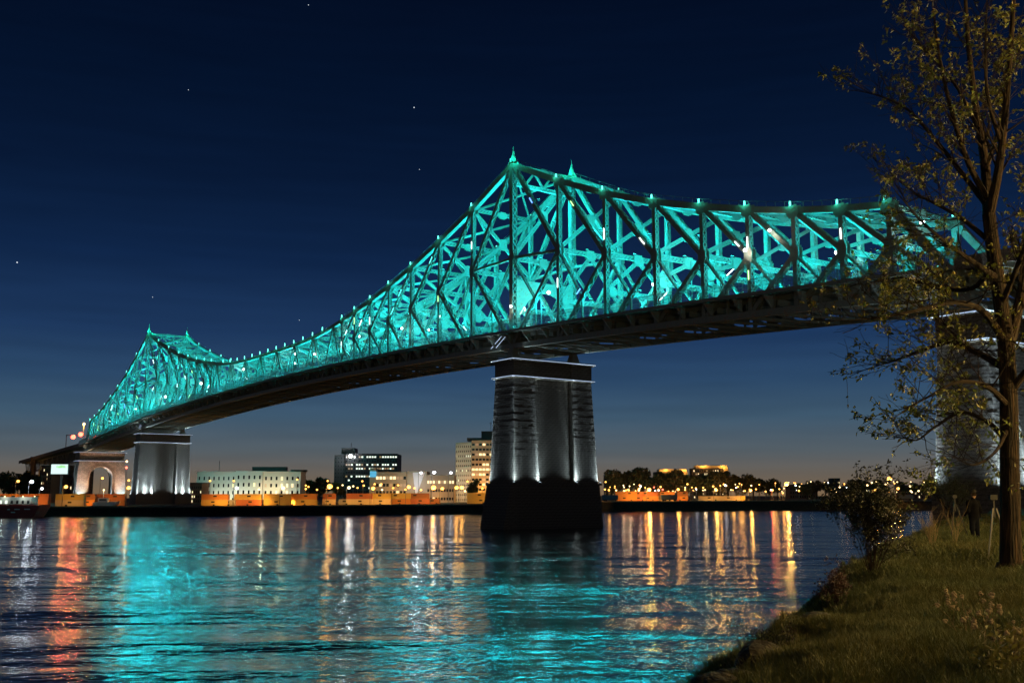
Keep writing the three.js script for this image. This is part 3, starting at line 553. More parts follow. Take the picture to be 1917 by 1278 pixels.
function pier(label, s, foot, ledge, cap, nose, power, seed, wash = 0.1) {
  const [x, z] = toWorld(s, 0), P = thing('stone_pier', label, 'pier', x, 0, z, BRIDGE.turn, 'stone piers of the bridge');
  const sh = cap - ledge, b0 = footprint(27.4 + 0.02 * (sh - 27), 11.2, 7.9, 1.5), t0 = footprint(25.8, 8.4, 6.6, 1.3), frieze = cap - 4.9;
  // base with its cutwater
  if (nose) {
    const bottom = [[-17.3, 5.2], [-13.5, 7], [13.8, 7], [16, 5.2], [16, -5.2], [13.8, -7], [-13.5, -7], [-17.3, -5.2]], top = [[-14.6, 5.4], [-13.6, 6.2], [13.6, 6.2], [14.4, 5.4], [14.4, -5.4], [13.6, -6.2], [-13.6, -6.2], [-14.6, -5.4]];
    coursed(P, bottom, top, foot, ledge, 0.75, seed + 1, 0.05);
    const b = new Builder(), k = 0.2; for (let e = 0; e < 8; e++) { const f = (e + 1) % 8, i = (q) => [q[0] - Math.sign(q[0]) * k, q[1] - Math.sign(q[1]) * k], A = i(bottom[e]), B = i(bottom[f]), C = i(top[f]), D = i(top[e]); b.quad([A[0], foot, A[1]], [B[0], foot, B[1]], [C[0], ledge - 0.02, C[1]], [D[0], ledge - 0.02, D[1]]); }
    b.mesh('core', M.stone, P);
    slab('base_slab', M.stone, P, 29.2, 12.7, ledge - 0.3, ledge + 0.12);
  } else {
    const f = footprint(28.4, 12, 8.2, 1.5); coursed(P, f, f, foot, ledge, 0.75, seed + 1, 0.05); core(P, f, f, foot, ledge - 0.05); 
    for (const e of [-1, 1]) { const g = new Builder(); g.box(e > 0 ? 5.9 : -14.3, e > 0 ? 14.3 : -5.9, ledge - 0.28, ledge + 0.1, -6.1, 6.1); g.mesh('base_slab', M.stone, P); } box('base_slab', M.stone, P, -5.89, 5.89, ledge - 0.28, ledge + 0.1, -4.6, 4.6);
  }
  coursed(P, b0, t0, ledge + 0.12, frieze, 0.6, seed, 0.021); core(P, b0, t0, ledge + 0.12, frieze);
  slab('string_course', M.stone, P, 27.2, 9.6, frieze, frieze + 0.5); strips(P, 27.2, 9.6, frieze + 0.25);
  const fr = footprint(26, 8.5, 6.7, 0.5); coursed(P, fr, fr, frieze + 0.5, cap - 0.5, 0.62, seed + 2, 0.03); core(P, fr, fr, frieze + 0.5, cap - 0.5);
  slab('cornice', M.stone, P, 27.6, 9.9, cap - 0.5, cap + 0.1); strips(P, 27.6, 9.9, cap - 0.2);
  bearings(P, cap + 0.1, low(s) - 0.68);
  const l = 13.7, t = 5.6, c = 5.75, up = ledge + 0.13;
  for (const e of [-1, 1]) for (const g of [-1, 1]) {
    uplight(P, e * (l + 0.42), g * (t + 0.42), up, -e * 0.72, -g * 1.28, power, 0);
    if (g > 0) uplight(P, e * (c + 0.3), g * (t + 0.5), up, e * 0.45, -g * 1.28, power * 0.8, 0);
    if (g > 0 && wash > 0.3) uplight(P, e * (l - 4), g * (t + 0.5), up, 0, -g * 1.28, power * wash, 0);
  }
  return P;
}
pier('tall stone pier standing in the river under the near steel tower', 0, -2, 11.3, 43.5, true, 13000, 301, 0.3);
pier('stone pier on the far quay under the distant steel tower, beside the arched pier', SPAN, 2.6, 8.6, 40.4, false, 30000, 302, 0.8);
pier('floodlit stone pier behind the big tree at the bridge end', -ANCHOR, 3, 9, 37.3, false, 22000, 303, 0.9);
{ // arched pier at the far end
  const s = SPAN + ANCHOR, [x, z] = toWorld(s, 0), P = thing('arched_stone_pier', 'stone pier pierced by a round arch at the far end of the bridge', 'pier', x, 0, z, BRIDGE.turn), g0 = 4.0, cap = 35.2, fz = 29.3, T = 9;
  const sh = new THREE.Shape(); sh.moveTo(-15, g0); sh.lineTo(-7, g0); sh.lineTo(-7, 19); sh.absarc(0, 19, 7, Math.PI, 0, true); sh.lineTo(7, g0); sh.lineTo(15, g0); sh.lineTo(13.2, fz); sh.lineTo(-13.2, fz); sh.closePath();
  const g = new THREE.ExtrudeGeometry(sh, { depth: T, bevelEnabled: false, curveSegments: 18 }); g.translate(0, 0, -T / 2); const m = new THREE.Mesh(g, M.stone); m.name = 'arch_wall'; m.castShadow = m.receiveShadow = true; P.add(m);
  for (const e of [-1, 1]) for (const f of [-1, 1]) { const q = (k) => e * k, a = footprint(1, 1, 0.3, 0.1).slice(0, 0); const b = new Builder(); b.hexa([[Math.min(q(7.8), q(15.6)), g0, f * (T / 2 + 1)], [Math.max(q(7.8), q(15.6)), g0, f * (T / 2 + 1)], [Math.max(q(7.8), q(15.6)), g0, f * (T / 2 - 0.5)], [Math.min(q(7.8), q(15.6)), g0, f * (T / 2 - 0.5)], [Math.min(q(8.4), q(13.6)), fz, f * (T / 2 + 0.5)], [Math.max(q(8.4), q(13.6)), fz, f * (T / 2 + 0.5)], [Math.max(q(8.4), q(13.6)), fz, f * (T / 2 - 0.5)], [Math.min(q(8.4), q(13.6)), fz, f * (T / 2 - 0.5)]]); b.mesh('pilaster', M.stone, P); }
  const ring = new Builder(); for (let k = 0; k < 24; k++) { const a = Math.PI * k / 24, c = Math.PI * (k + 1) / 24 - 0.006, W = (r, t) => [Math.cos(t) * r, 19 + Math.sin(t) * r], z0 = T / 2 - 0.2, z1 = T / 2 + 0.4, p = [W(7.02, a), W(8.1, a), W(8.1, c), W(7.02, c)]; ring.hexa([...p.map(([u, v]) => [u, v, z0]), ...p.map(([u, v]) => [u, v, z1])]); } ring.mesh('arch_ring', M.stone, P);
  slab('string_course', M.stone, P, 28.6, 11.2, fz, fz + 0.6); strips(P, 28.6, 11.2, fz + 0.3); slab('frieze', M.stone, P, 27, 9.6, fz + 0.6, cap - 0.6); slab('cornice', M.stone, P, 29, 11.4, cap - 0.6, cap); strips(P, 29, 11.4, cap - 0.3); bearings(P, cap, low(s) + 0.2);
  for (const e of [-1, 1]) { uplight(P, e * 11.6, T / 2 + 2, g0 + 0.1, 0, -1.6, 6000, 0.5); uplight(P, e * 14.6, T / 2 + 1.9, g0 + 0.1, 0, -1.2, 4000, 0.3); uplight(P, e * 6.2, T / 2 - 1.5, g0 + 0.1, e * 0.6, 0, 4000, 0.4); uplight(P, e * 17, 1, g0 + 0.1, -e * 3, 0, 3000, 0.4); uplight(P, e * 10, T / 2 + 9, g0 + 0.1, -e * 2, -9, 5200, 0.7, lin(1, 0.55, 0.36)); }
}
// ---------------------------------------------------------------- approach spans beyond the main bridge
function approach(label, s0, s1, drop, piersAt, y0) {
  const [x, z] = toWorld(s0, 0), A = thing('approach_span', label, 'bridge span', x, 0, z, BRIDGE.turn), dir = Math.sign(s1 - s0), L = Math.abs(s1 - s0), N = Math.round(L / 8), Y = (k) => deckAt(s0) - drop * L * k / N, Z = (k) => -dir * L * k / N;
  const rib = (name, m, xa, xb, ya, yb) => { const b = new Builder(); for (let k = 0; k < N; k++) b.hexa([[xa, Y(k) + ya, Z(k)], [xb, Y(k) + ya, Z(k)], [xb, Y(k + 1) + ya, Z(k + 1)], [xa, Y(k + 1) + ya, Z(k + 1)], [xa, Y(k) + yb, Z(k)], [xb, Y(k) + yb, Z(k)], [xb, Y(k + 1) + yb, Z(k + 1)], [xa, Y(k + 1) + yb, Z(k + 1)]]); b.mesh(name, m, A); };
  rib('roadway', M.asphalt, -10.6, 10.6, -0.1, 0.3); for (const e of [-1, 1]) { rib('footway', M.concrete, e > 0 ? 10.62 : -13.3, e > 0 ? 13.3 : -10.62, -0.1, 0.3); rib('parapet', M.concrete, e > 0 ? 13.31 : -13.6, e > 0 ? 13.6 : -13.31, -0.7, 1.4); }
  for (const e of [-1, 1]) for (let k = 0; k < N; k++) {
    const X = e * 8.5, top = (j) => Y(j) - 1.0, bot = (j) => Y(j) - 8.2;
    new Builder().bar([X, top(k), Z(k)], [X, top(k + 1), Z(k + 1)], 0.8, 0.9).mesh('top_chord', M.steel, A); new Builder().bar([X, bot(k), Z(k)], [X, bot(k + 1), Z(k + 1)], 0.8, 0.9).mesh('bottom_chord', M.steel, A);
    new Builder().laced([X, bot(k), Z(k)], [X, top(k), Z(k)], 0.7, 0.5, { lace: 0.14 }).mesh('post', M.steel, A);
    new Builder().laced(k % 2 ? [X, bot(k), Z(k)] : [X, top(k), Z(k)], k % 2 ? [X, top(k + 1), Z(k + 1)] : [X, bot(k + 1), Z(k + 1)], 0.7, 0.6, { lace: 0.14 }).mesh('diagonal', M.steel, A);
    if (e < 0) { new Builder().bar([-12.8, Y(k) - 0.7, Z(k)], [12.8, Y(k) - 0.7, Z(k)], 0.4, 1.0, [0, 0, 1]).mesh('floor_beam', M.steel, A); new Builder().bar([-8.5, bot(k), Z(k)], [8.5, top(k) - 0.9, Z(k)], 0.35, 0.35, [0, 0, 1]).mesh('cross_brace', M.steel, A); new Builder().bar([8.5, bot(k), Z(k)], [-8.5, top(k) - 0.9, Z(k)], 0.35, 0.3, [0, 0, 1]).mesh('cross_brace', M.steel, A); }
  }
  for (const f of piersAt) { const k = f * N, zz = -dir * L * f; box('support_pier', M.concrete, A, -11, 11, y0, Y(k) - 8.8, zz - 2.2, zz + 2.2); }
  return { Y: (f) => deckAt(s0) - drop * L * f, L, dir, A };
}
approach('dark approach span running on behind the foliage at the edge of the picture', -ANCHOR, -ANCHOR - 90, 0.02, [1], 3);
approach('dark approach span dropping away beyond the arched pier', SPAN + ANCHOR, SPAN + ANCHOR + 190, 0.03, [0.33, 0.66, 1], 4);
// red lane signals on a gantry at the far end
{
  const s = SPAN + ANCHOR + 46, [x, z] = toWorld(s, 0), d = deckAt(SPAN + ANCHOR) - 1.38, G = thing('signal_gantry', 'gantry of glowing red lane signals at the far end of the bridge', 'signal gantry', x, d, z, BRIDGE.turn);
  for (const e of [-1, 1]) new Builder().bar([e * 11, 0.3, 0], [e * 11, 10.5, 0], 0.4, 0.4).mesh('mast', M.pole, G); new Builder().bar([-11, 10.2, 0], [11, 10.2, 0], 0.5, 0.5, [0, 1, 0]).mesh('beam', M.pole, G);
  for (const [px, py] of [[-7, 9.0], [-2.4, 10.9], [2.4, 9], [7, 9.2]]) { const m = new THREE.Mesh(new THREE.SphereGeometry(1.45, 14, 10), M.redLamp); m.name = 'signal_lamp'; m.position.set(px, py, 0.9); G.add(m); const l = new THREE.SpotLight(lin(1, 0.16, 0.09), 1250, 0, 1.0, 0.5); l.position.set(px, py, 2.2); l.target.position.set(px - 18, py - 3, 42); l.shadow.radius = 40; l.castShadow = true; l.name = 'signal_light'; G.add(l, l.target); }
  for (const [px, py] of [[0.5, 18.3], [4, 15.6]]) { new Builder().bar([px, 0.3, -5], [px, py, -5], 0.25, 0.25).mesh('lamp_mast', M.pole, G); const m = new THREE.Mesh(new THREE.SphereGeometry(0.8, 14, 10), M.paleAmber); m.name = 'lamp_globe'; m.position.set(px, py, -4.4); G.add(m); lamp(G, 0xffa040, 900, px, py - 1.2, -3.6, 20, 'gantry_lamp_light'); }
}

// ---------------------------------------------------------------- the far shore
const groundFar = (x, d) => { const q = quayAt(x), f = Math.max(0, (d - q.d - 5) / (5000 - q.d)); return q.y + f; };
const rf = seeded(515), SHORE = 0.12, WALL = 0.14;                               // strength of the shore lamps
const AMBER = lin(1, 0.44, 0.08), PALE = lin(1, 0.72, 0.36), COOL = lin(0.82, 0.9, 1), GREENISH = lin(1, 0.98, 0.74);
function lampPost(name, label, px, py, depth, kind, power, size, group, arm = 0) { // mast from the ground up to a glowing globe
  const y = heightAt(py, depth), x = acrossAt(px, depth, y), g = Math.min(groundFar(x, depth), y - 1), L = thing(name, label, 'street lamp', x, g, -depth, 0, group), h = y - g;
  const m = { amber: M.amber, pale: M.paleAmber, cool: M.coolLamp, red: M.redLamp }[kind];
  const pole = new THREE.Mesh(new THREE.CylinderGeometry(0.09, 0.15, h, 7), M.pole); pole.name = 'mast'; pole.position.set(-arm, h / 2, -0.3); L.add(pole);
  const globe = new THREE.Mesh(new THREE.SphereGeometry(size, 12, 9), m); globe.name = 'lamp_globe'; globe.position.y = h; globe.scale.y = 0.85; L.add(globe);
  new Builder().bar([-arm, h - size * 0.85 - 0.1, -0.3], [0, h - size * 0.75, 0], 0.12, 0.14, [0, 0, 1]).mesh('bracket', M.pole, L);
  if (power) lamp(L, { amber: AMBER, pale: PALE, cool: COOL, red: lin(1, 0.06, 0.04) }[kind], power * SHORE * (kind === 'cool' ? 0.14 : px < 1100 ? 0.25 : 0.9), 0, h - size - 0.35, size + 0.3, 25, 'street_lamp_light');
  return L;
}
{ // lamps one can tell apart
  const big = [
    [1215.5, 916, 578, 'amber', 5200, 0.85, 'brightest amber quay lamp just beyond the tall river pier, by the stacked containers'],
    [1270, 916, 585, 'amber', 1500, 0.6, 'amber quay lamp on a short mast, second beyond the tall river pier'],
    [1341, 916.8, 588, 'amber', 2600, 0.65, 'amber quay lamp over the row of pale containers, third beyond the river pier'],
    [1405.8, 917.6, 598, 'amber', 2400, 0.65, 'amber quay lamp beside the round trees, fourth beyond the river pier'],
    [1473, 905.6, 604, 'amber', 6500, 1.05, 'high amber lamp glowing above the shore between round trees and riverside shrub'],
    [1666, 896, 615, 'amber', 6500, 1.1, 'tallest amber lamp on the far shore, above the riverside shrub'],
    [1639.6, 916.5, 606, 'amber', 1200, 0.6, 'small amber lamp below and beside the tallest amber lamp'],
    [1682, 914, 610, 'amber', 1400, 0.65, 'amber quay lamp right of the tallest amber lamp'],
    [617, 910.5, 468, 'amber', 4200, 0.95, 'bright amber lamp between the white building and the black office tower'],
    [811.5, 912.6, 486, 'amber', 4200, 0.9, 'brightest amber lamp in front of the low beige buildings'],
    [765, 911.4, 482, 'amber', 2200, 0.7, 'amber lamp in front of the blue sign building, by the boundary of both beige blocks'],
    [828, 914.4, 488, 'amber', 1500, 0.6, 'amber lamp just right of the brightest lamp before the beige buildings'],
    [854.5, 912.6, 490, 'amber', 2200, 0.7, 'amber lamp at the left foot of the beige tower'],
    [864.5, 912.6, 490, 'amber', 2000, 0.7, 'amber lamp at the right foot of the beige tower'],
    [698.4, 914, 476, 'amber', 2000, 0.7, 'amber lamp in front of the blue sign, above stacked containers'],
    [653, 912.6, 515, 'pale', 1500, 0.65, 'pale lamp at the foot of the black office tower'],
    [529.5, 913.5, 460, 'pale', 1500, 0.6, 'pale lamp before the warm right wing of the white building'],
    [442.7, 913.5, 452, 'cool', 1500, 0.65, 'cold white lamp before the middle of the white building'],
    [122.7, 911, 442, 'amber', 1800, 0.6, 'amber lamp beside the billboard, left of the arched pier'],
    [33, 900.5, 560, 'amber', 1200, 0.6, 'amber lamp among the dark trees by the chimney'],
    [58.4, 901.5, 500, 'cool', 5200, 0.95, 'dazzling white floodlight on a mast below the chimney'],
    [77.6, 914.4, 500, 'cool', 2400, 0.7, 'white floodlight lower and right of the dazzling one'],
    [240, 913, 446, 'amber', 1800, 0.65, 'amber lamp between the arched pier and the far quay pier'],
    [240.4, 899, 620, 'amber', 900, 0.55, 'upper amber lamp between the arched pier and the far quay pier'],
    [191, 895, 700, 'amber', 700, 0.65, 'amber lamp seen through the arch of the far pier'],
    [788, 884.8, 560, 'cool', 2200, 0.7, 'white floodlight beside the lit triangle on the beige building'],
    [812.8, 884, 560, 'cool', 3600, 0.95, 'brightest white floodlight above the low beige building'],
    [844, 884.8, 560, 'cool', 2200, 0.75, 'white floodlight left of the beige tower'],
  ];
  for (const [px, py, d, kind, power, size, label] of big) lampPost('quay_lamp', label, px, py, d, kind, power, size * (kind === 'cool' ? 0.9 : 1.25), undefined, 1.4);
  const small = [[437, 900, 520], [392.6, 900, 520], [484.4, 916, 500], [572, 915, 520], [593, 916.5, 540], [556, 897.6, 520], [613, 900, 600], [661, 910, 560], [678, 900.6, 560], [680.7, 908.6, 560], [701, 906, 560], [713.5, 906, 560], [715, 916.7, 520], [775.6, 913.5, 540], [875, 901, 540], [788, 917, 530], [735.7, 913.5, 530], [870.5, 919, 510], [903, 914, 560],
    [1134, 902, 640], [1132.6, 916, 600], [1140, 917, 600], [1153.8, 917.6, 600], [1163, 905.6, 680], [1176.5, 902.6, 700], [1177.6, 917.6, 610], [1171.8, 917.6, 610], [1196, 917.6, 600], [1197.7, 908, 640], [1166, 893, 720], [1341, 906, 700], [1381.6, 911, 640], [1407, 908.8, 650], [1466, 922.6, 615], [572, 908.5, 600], [577, 911, 600], [632, 913, 600], [641, 908, 620], [669, 913, 600], [745, 908, 540], [759, 916, 520]];
  small.forEach(([px, py, d], i) => lampPost('small_lamp', 'small amber lamp dotted among the buildings and yards of the far shore', px, py, d, i % 5 === 2 ? 'pale' : 'amber', i % 3 === 0 ? 500 : 0, 0.5, 'small amber lamps of the far shore'));
  for (let i = 0; i < 60; i++) { // yards and streets in front of the trees right of the river pier
    const px = 1132 + 330 * rf(), d = 606 + 28 * rf(), py = 903 + 17 * rf() ** 0.6, c = rf();
    lampPost('yard_lamp', 'small lamp in the yards in front of the trees right of the river pier', px, py, d, c < 0.62 ? 'amber' : c < 0.85 ? 'pale' : c < 0.95 ? 'cool' : 'red', i % 3 === 0 ? 600 : 0, 0.32 + 0.3 * rf() ** 2, 'small lamps in the yards right of the river pier');
  }
  for (let i = 0; i < 110; i++) { // the town beyond the right-hand shore
    const px = 1400 + 400 * rf(), d = 680 + 500 * rf() ** 1.4, py = 901 + 20 * Math.min(1, rf() * 1.15), c = rf();
    lampPost('town_lamp', 'tiny lamp among the roofs of the low town beyond the shore', px, py, d, c < 0.5 ? 'pale' : c < 0.8 ? 'amber' : c < 0.93 ? 'cool' : 'red', 0, 0.42 + 0.35 * rf() ** 2, 'tiny lamps of the low town');
  }
  { const L = lampPost('signal_lamp', 'red and amber traffic signal between the arched pier and the quay pier', 236, 875, 560, 'red', 900, 0.6); const g = new THREE.Mesh(new THREE.SphereGeometry(0.55, 12, 9), M.paleAmber); g.name = 'lamp_globe'; g.position.set(0, heightAt(863.5, 560) - L.position.y, 0); L.add(g); }
}
// buildings: walls with recessed panes between piers and spandrels
const wallMat = { white: mat(0.66, 0.65, 0.58, 0.85), black: mat(0.035, 0.03, 0.026, 0.6), beige: mat(0.5, 0.42, 0.3, 0.85), tan: mat(0.45, 0.36, 0.24, 0.85), brick: mat(0.2, 0.1, 0.06, 0.9), dark: mat(0.08, 0.07, 0.06, 0.9), yellow: mat(0.5, 0.42, 0.26, 0.85) };
const pane = { dark: new THREE.MeshStandardMaterial({ color: lin(0.02, 0.022, 0.025), roughness: 0.15 }), warm: glow(1, 0.78, 0.42, 1.5), white: glow(0.9, 1, 0.82, 1.3), dim: glow(1, 0.6, 0.25, 0.35) };
function facade(B, m, width, height, depth, o) { // one block: body set back, piers and spandrels proud, every pane a part; front faces +z at z = 0
  const { cols, rows, y0 = 0, lit = 0.2, litRows = [], frac = 0.55, high = 0.55, x0 = 0, z0 = 0, side = 0, warm = 'warm', seed = 1 } = o, r = seeded(seed), b = new Builder();
  b.box(x0, x0 + width, y0, y0 + height, z0 - depth, z0 - 0.4);
  const fw = width / cols, fh = height / (rows + 0.35);
  for (let j = 0; j <= rows; j++) { const ya = y0 + j * fh - (j ? fh * (1 - high) / 2 : 0), yb = j < rows ? y0 + j * fh + fh * (1 - high) / 2 : y0 + height; b.box(x0, x0 + width, ya, yb, z0 - 0.395, z0); }
  for (let i = 0; i <= cols; i++) for (let j = 0; j < rows; j++) { const a = Math.max(x0, x0 + i * fw - fw * (1 - frac) / 2), c = Math.min(x0 + width, x0 + i * fw + fw * (1 - frac) / 2); b.box(a, c, y0 + j * fh + fh * (1 - high) / 2 + 0.002, y0 + (j + 1) * fh - fh * (1 - high) / 2 - 0.002, z0 - 0.39, z0 - 0.003); }
  b.mesh('wall', m, B);
  const g = new THREE.BoxGeometry(fw * frac - 0.02, fh * high - 0.02, 0.06);
  for (let j = 0; j < rows; j++) for (let i = 0; i < cols; i++) { const p = litRows.includes(j) ? 0.8 : lit, q = r(), w = new THREE.Mesh(g, q < p ? (q < p * 0.75 ? pane[warm] : pane.dim) : pane.dark); w.name = 'window'; w.position.set(x0 + (i + 0.5) * fw, y0 + (j + 0.5) * fh, z0 - 0.33); B.add(w); }
}
function building(name, label, px0, px1, depth, turn = 0) { const x0 = acrossAt(px0, depth), x1 = acrossAt(px1, depth), B = thing(name, label, 'building', x0, groundFar(x0, depth), -depth, turn); return { B, W: x1 - x0, H: (py) => heightAt(py, depth) - groundFar(x0, depth) }; }
{ // long white building under cold floodlight
  const { B, W, H } = building('white_building', 'long white four-storey building washed by cold floodlight on the far quay', 366, 561, 620), h = H(884), a = W * 0.38, c = W * 0.64;
  facade(B, wallMat.white, a - 0.2, h, 16, { cols: 8, rows: 4, lit: 0.06, frac: 0.32, high: 0.5, seed: 3 }); facade(B, wallMat.white, c - a - 0.2, h + 0.8, 17, { cols: 5, rows: 4, x0: a, z0: 1.2, lit: 0.15, frac: 0.34, high: 0.5, seed: 5 }); facade(B, wallMat.white, W - c, h, 16, { cols: 7, rows: 4, x0: c, lit: 0.2, frac: 0.36, high: 0.5, seed: 8 });
  for (const [p, q] of [[0, a - 0.2], [c, W]]) new Builder().box(p - 0.3, q + 0.3, h + 0.003, h + 0.5, -16, 0.7).mesh('parapet', wallMat.white, B);
  box('roof_plant', wallMat.dark, B, c - 8, c + 12, h + 0.82, h + 3.4, -11, -5); box('roof_plant', wallMat.dark, B, c + 15, c + 24, h + 0.503, h + 1.7, -11, -5); new Builder().bar([a - 12, h + 0.5, -6], [a - 12, h + 7, -6], 0.25, 0.25).mesh('roof_mast', M.pole, B);
  for (const k of [0.06, 0.2, 0.33, 0.46, 0.6, 0.88]) { const g = groupIn(B, 'floodlight'); g.position.set(W * k, 0, 9); box('housing', M.black, g, -0.4, 0.4, 0, 0.6, -0.3, 0.3); box('lens', glow(0.7, 1, 0.85, 6), g, -0.35, 0.35, 0.08, 0.55, -0.36, -0.31); const l = new THREE.SpotLight(GREENISH, 1500 * WALL, 0, 1.2, 0.6); l.position.set(W * k, 0.6, 8.3); l.target.position.set(W * k, 8, -3); l.shadow.radius = 10; l.name = 'floodlight_beam'; B.add(l, l.target); }
  for (const k of [0.67, 0.8]) lamp(B, PALE, 800 * WALL, W * k, 8, 6, 15, 'wall_lamp_light');
}
{ // black office tower
  const { B, W, H } = building('office_tower', 'black office tower with rows of pale lit windows and a dark penthouse', 623, 742, 760), h = H(849);
  facade(B, wallMat.black, W * 0.82, h, 30, { cols: 20, rows: 12, x0: W * 0.18, lit: 0.05, litRows: [6, 8, 9, 11], frac: 0.7, high: 0.42, warm: 'white', seed: 21 }); facade(B, mat(0.09, 0.085, 0.08, 0.8), W * 0.175, h - 1, 26, { cols: 4, rows: 12, lit: 0.06, frac: 0.3, high: 0.3, z0: -1.5, seed: 23 });
  box('penthouse', wallMat.black, B, W * 0.1, W * 0.31, h + 0.003, H(838), -20, -4); new Builder().bar([W * 0.24, H(838), -9], [W * 0.24, H(828), -9], 0.3, 0.3).mesh('antenna', M.pole, B);
  const m = new THREE.Mesh(new THREE.SphereGeometry(1.3, 14, 10), M.coolLamp); m.name = 'wall_light'; m.position.set(W * 0.265, H(853.5), 1.4); B.add(m); lamp(B, COOL, 2500 * WALL, W * 0.265, H(853.5), 4, 30, 'wall_light_beam');
}
{ // low beige block with a blue sign
  const { B, W, H } = building('sign_building', 'low beige commercial building with a bright blue sign on its tower', 691, 760, 590), h = H(883);
  facade(B, wallMat.beige, W * 0.84, h, 24, { cols: 9, rows: 4, x0: W * 0.16, lit: 0.25, litRows: [2, 3], frac: 0.75, high: 0.42, seed: 31 });
  box('sign_tower', wallMat.beige, B, 0, W * 0.155, 0, H(876), -10, 0.4); box('lit_sign', glow(0.05, 0.5, 0.8, 0.8), B, W * 0.01, W * 0.18, H(893), H(882), 0.45, 0.9); lamp(B, AMBER, 900 * WALL, W * 0.5, 4, 9, 20, 'forecourt_light'); lamp(B, AMBER, 900 * WALL, W * 0.85, 5, 9, 20, 'forecourt_light');
}
{ // beige hall with a white triangle
  const { B, W, H } = building('beige_hall', 'low beige hall with a tall white triangle on its wall', 761, 850, 590), h = H(882);
  box('wall', wallMat.beige, B, 0, W * 0.42, 0, h, -22, 0); facade(B, wallMat.beige, W * 0.58 - 0.1, H(889), 22, { cols: 10, rows: 3, x0: W * 0.42 + 0.1, lit: 0.15, litRows: [2], frac: 0.7, high: 0.34, seed: 37 });
  const t = new THREE.Shape(); t.moveTo(W * 0.12, h - 0.6); t.lineTo(W * 0.38, h - 0.6); t.lineTo(W * 0.19, h * 0.18); t.closePath(); const m = new THREE.Mesh(new THREE.ExtrudeGeometry(t, { depth: 0.2, bevelEnabled: false }), mat(0.8, 0.8, 0.8, 0.7)); m.name = 'wall_triangle'; m.position.z = 0.02; B.add(m);
  lamp(B, COOL, 900 * WALL, W * 0.25, h * 0.6, 8, 15, 'triangle_light'); lamp(B, AMBER, 1300 * WALL, W * 0.65, 3.5, 9, 20, 'forecourt_light');
}
{ // beige tower, its left side cold-lit
  const { B, W, H } = building('beige_tower', 'tall beige tower block with bands of lit windows next to the river pier', 853, 934, 640), h = H(824);
  facade(B, wallMat.tan, W * 0.66, h, 20, { cols: 8, rows: 12, x0: W * 0.36, lit: 0.28, litRows: [5, 6, 9], frac: 0.78, high: 0.45, seed: 41 }); 
  const L = groupIn(B, 'wing'); L.rotation.y = -0.55; L.position.set(W * 0.36 - 0.2, 0, 0); facade(L, wallMat.beige, W * 0.44, h - 1.2, 8, { cols: 8, rows: 12, x0: -W * 0.44, lit: 0.03, litRows: [6, 9], frac: 0.45, high: 0.4, warm: 'white', seed: 43 });
  box('penthouse', wallMat.black, B, W * 0.25, W * 0.98, h + 0.003, h + 1.6, -18, -1); box('roof_plant', wallMat.black, B, W * 0.58, W * 0.85, h + 1.603, h + 6, -14, -6); new Builder().bar([W * 0.8, h + 6, -9], [W * 0.8, h + 12, -9], 0.25, 0.25).mesh('antenna', M.pole, B); new Builder().bar([W * 0.76, h + 11, -9], [W * 0.84, h + 11, -9], 0.2, 0.2, [0, 1, 0]).mesh('antenna', M.pole, B);
  const l = new THREE.SpotLight(lin(1, 0.88, 0.7), 13000 * WALL, 0, 0.9, 0.7); l.position.set(-16, 5, 16); l.target.position.set(W * 0.1, 16, -4); l.shadow.radius = 12; l.name = 'wall_wash'; B.add(l, l.target); const g = groupIn(B, 'floodlight'); g.position.set(-16.2, 0, 16.6); box('housing', M.black, g, -0.4, 0.4, 0, 4.6, -0.3, 0.3); box('lens', M.coldLens, g, -0.35, 0.35, 4.65, 5, -0.35, 0.3);
  lamp(B, AMBER, 6500 * WALL, W * 0.55, 5, 14, 20, 'forecourt_light'); lamp(B, AMBER, 5500 * WALL, W * 0.9, 5, 12, 20, 'forecourt_light');
}
for (const [px0, px1, py, d, cols, label, seed] of [[1229, 1289, 878, 900, 12, 'apartment block with a glowing yellow top storey behind trees', 51], [1299, 1366, 871, 900, 14, 'apartment block dotted with lit windows, right of the yellow-topped one', 53]]) {
  const { B, W, H } = building('apartment_block', label, px0, px1, d), h = H(py + 5); facade(B, wallMat.dark, W * 0.85, h, 18, { cols, rows: 9, lit: 0.3, frac: 0.5, high: 0.5, seed }); box('wall', wallMat.yellow, B, W * 0.855, W, 0, h, -18, 0.3); box('top_storey', wallMat.yellow, B, W * 0.1, W * 0.98, h + 0.003, H(py), -14, -1); lamp(B, AMBER, 1300 * WALL, W * 0.3, h + 2.2, 1.5, 20, 'roof_light'); lamp(B, AMBER, 1600 * WALL, W * 0.85, h + 2, 2.5, 20, 'roof_light'); lamp(B, AMBER, 900 * WALL, W * 0.95, h * 0.6, 7, 20, 'wall_light_beam');
}
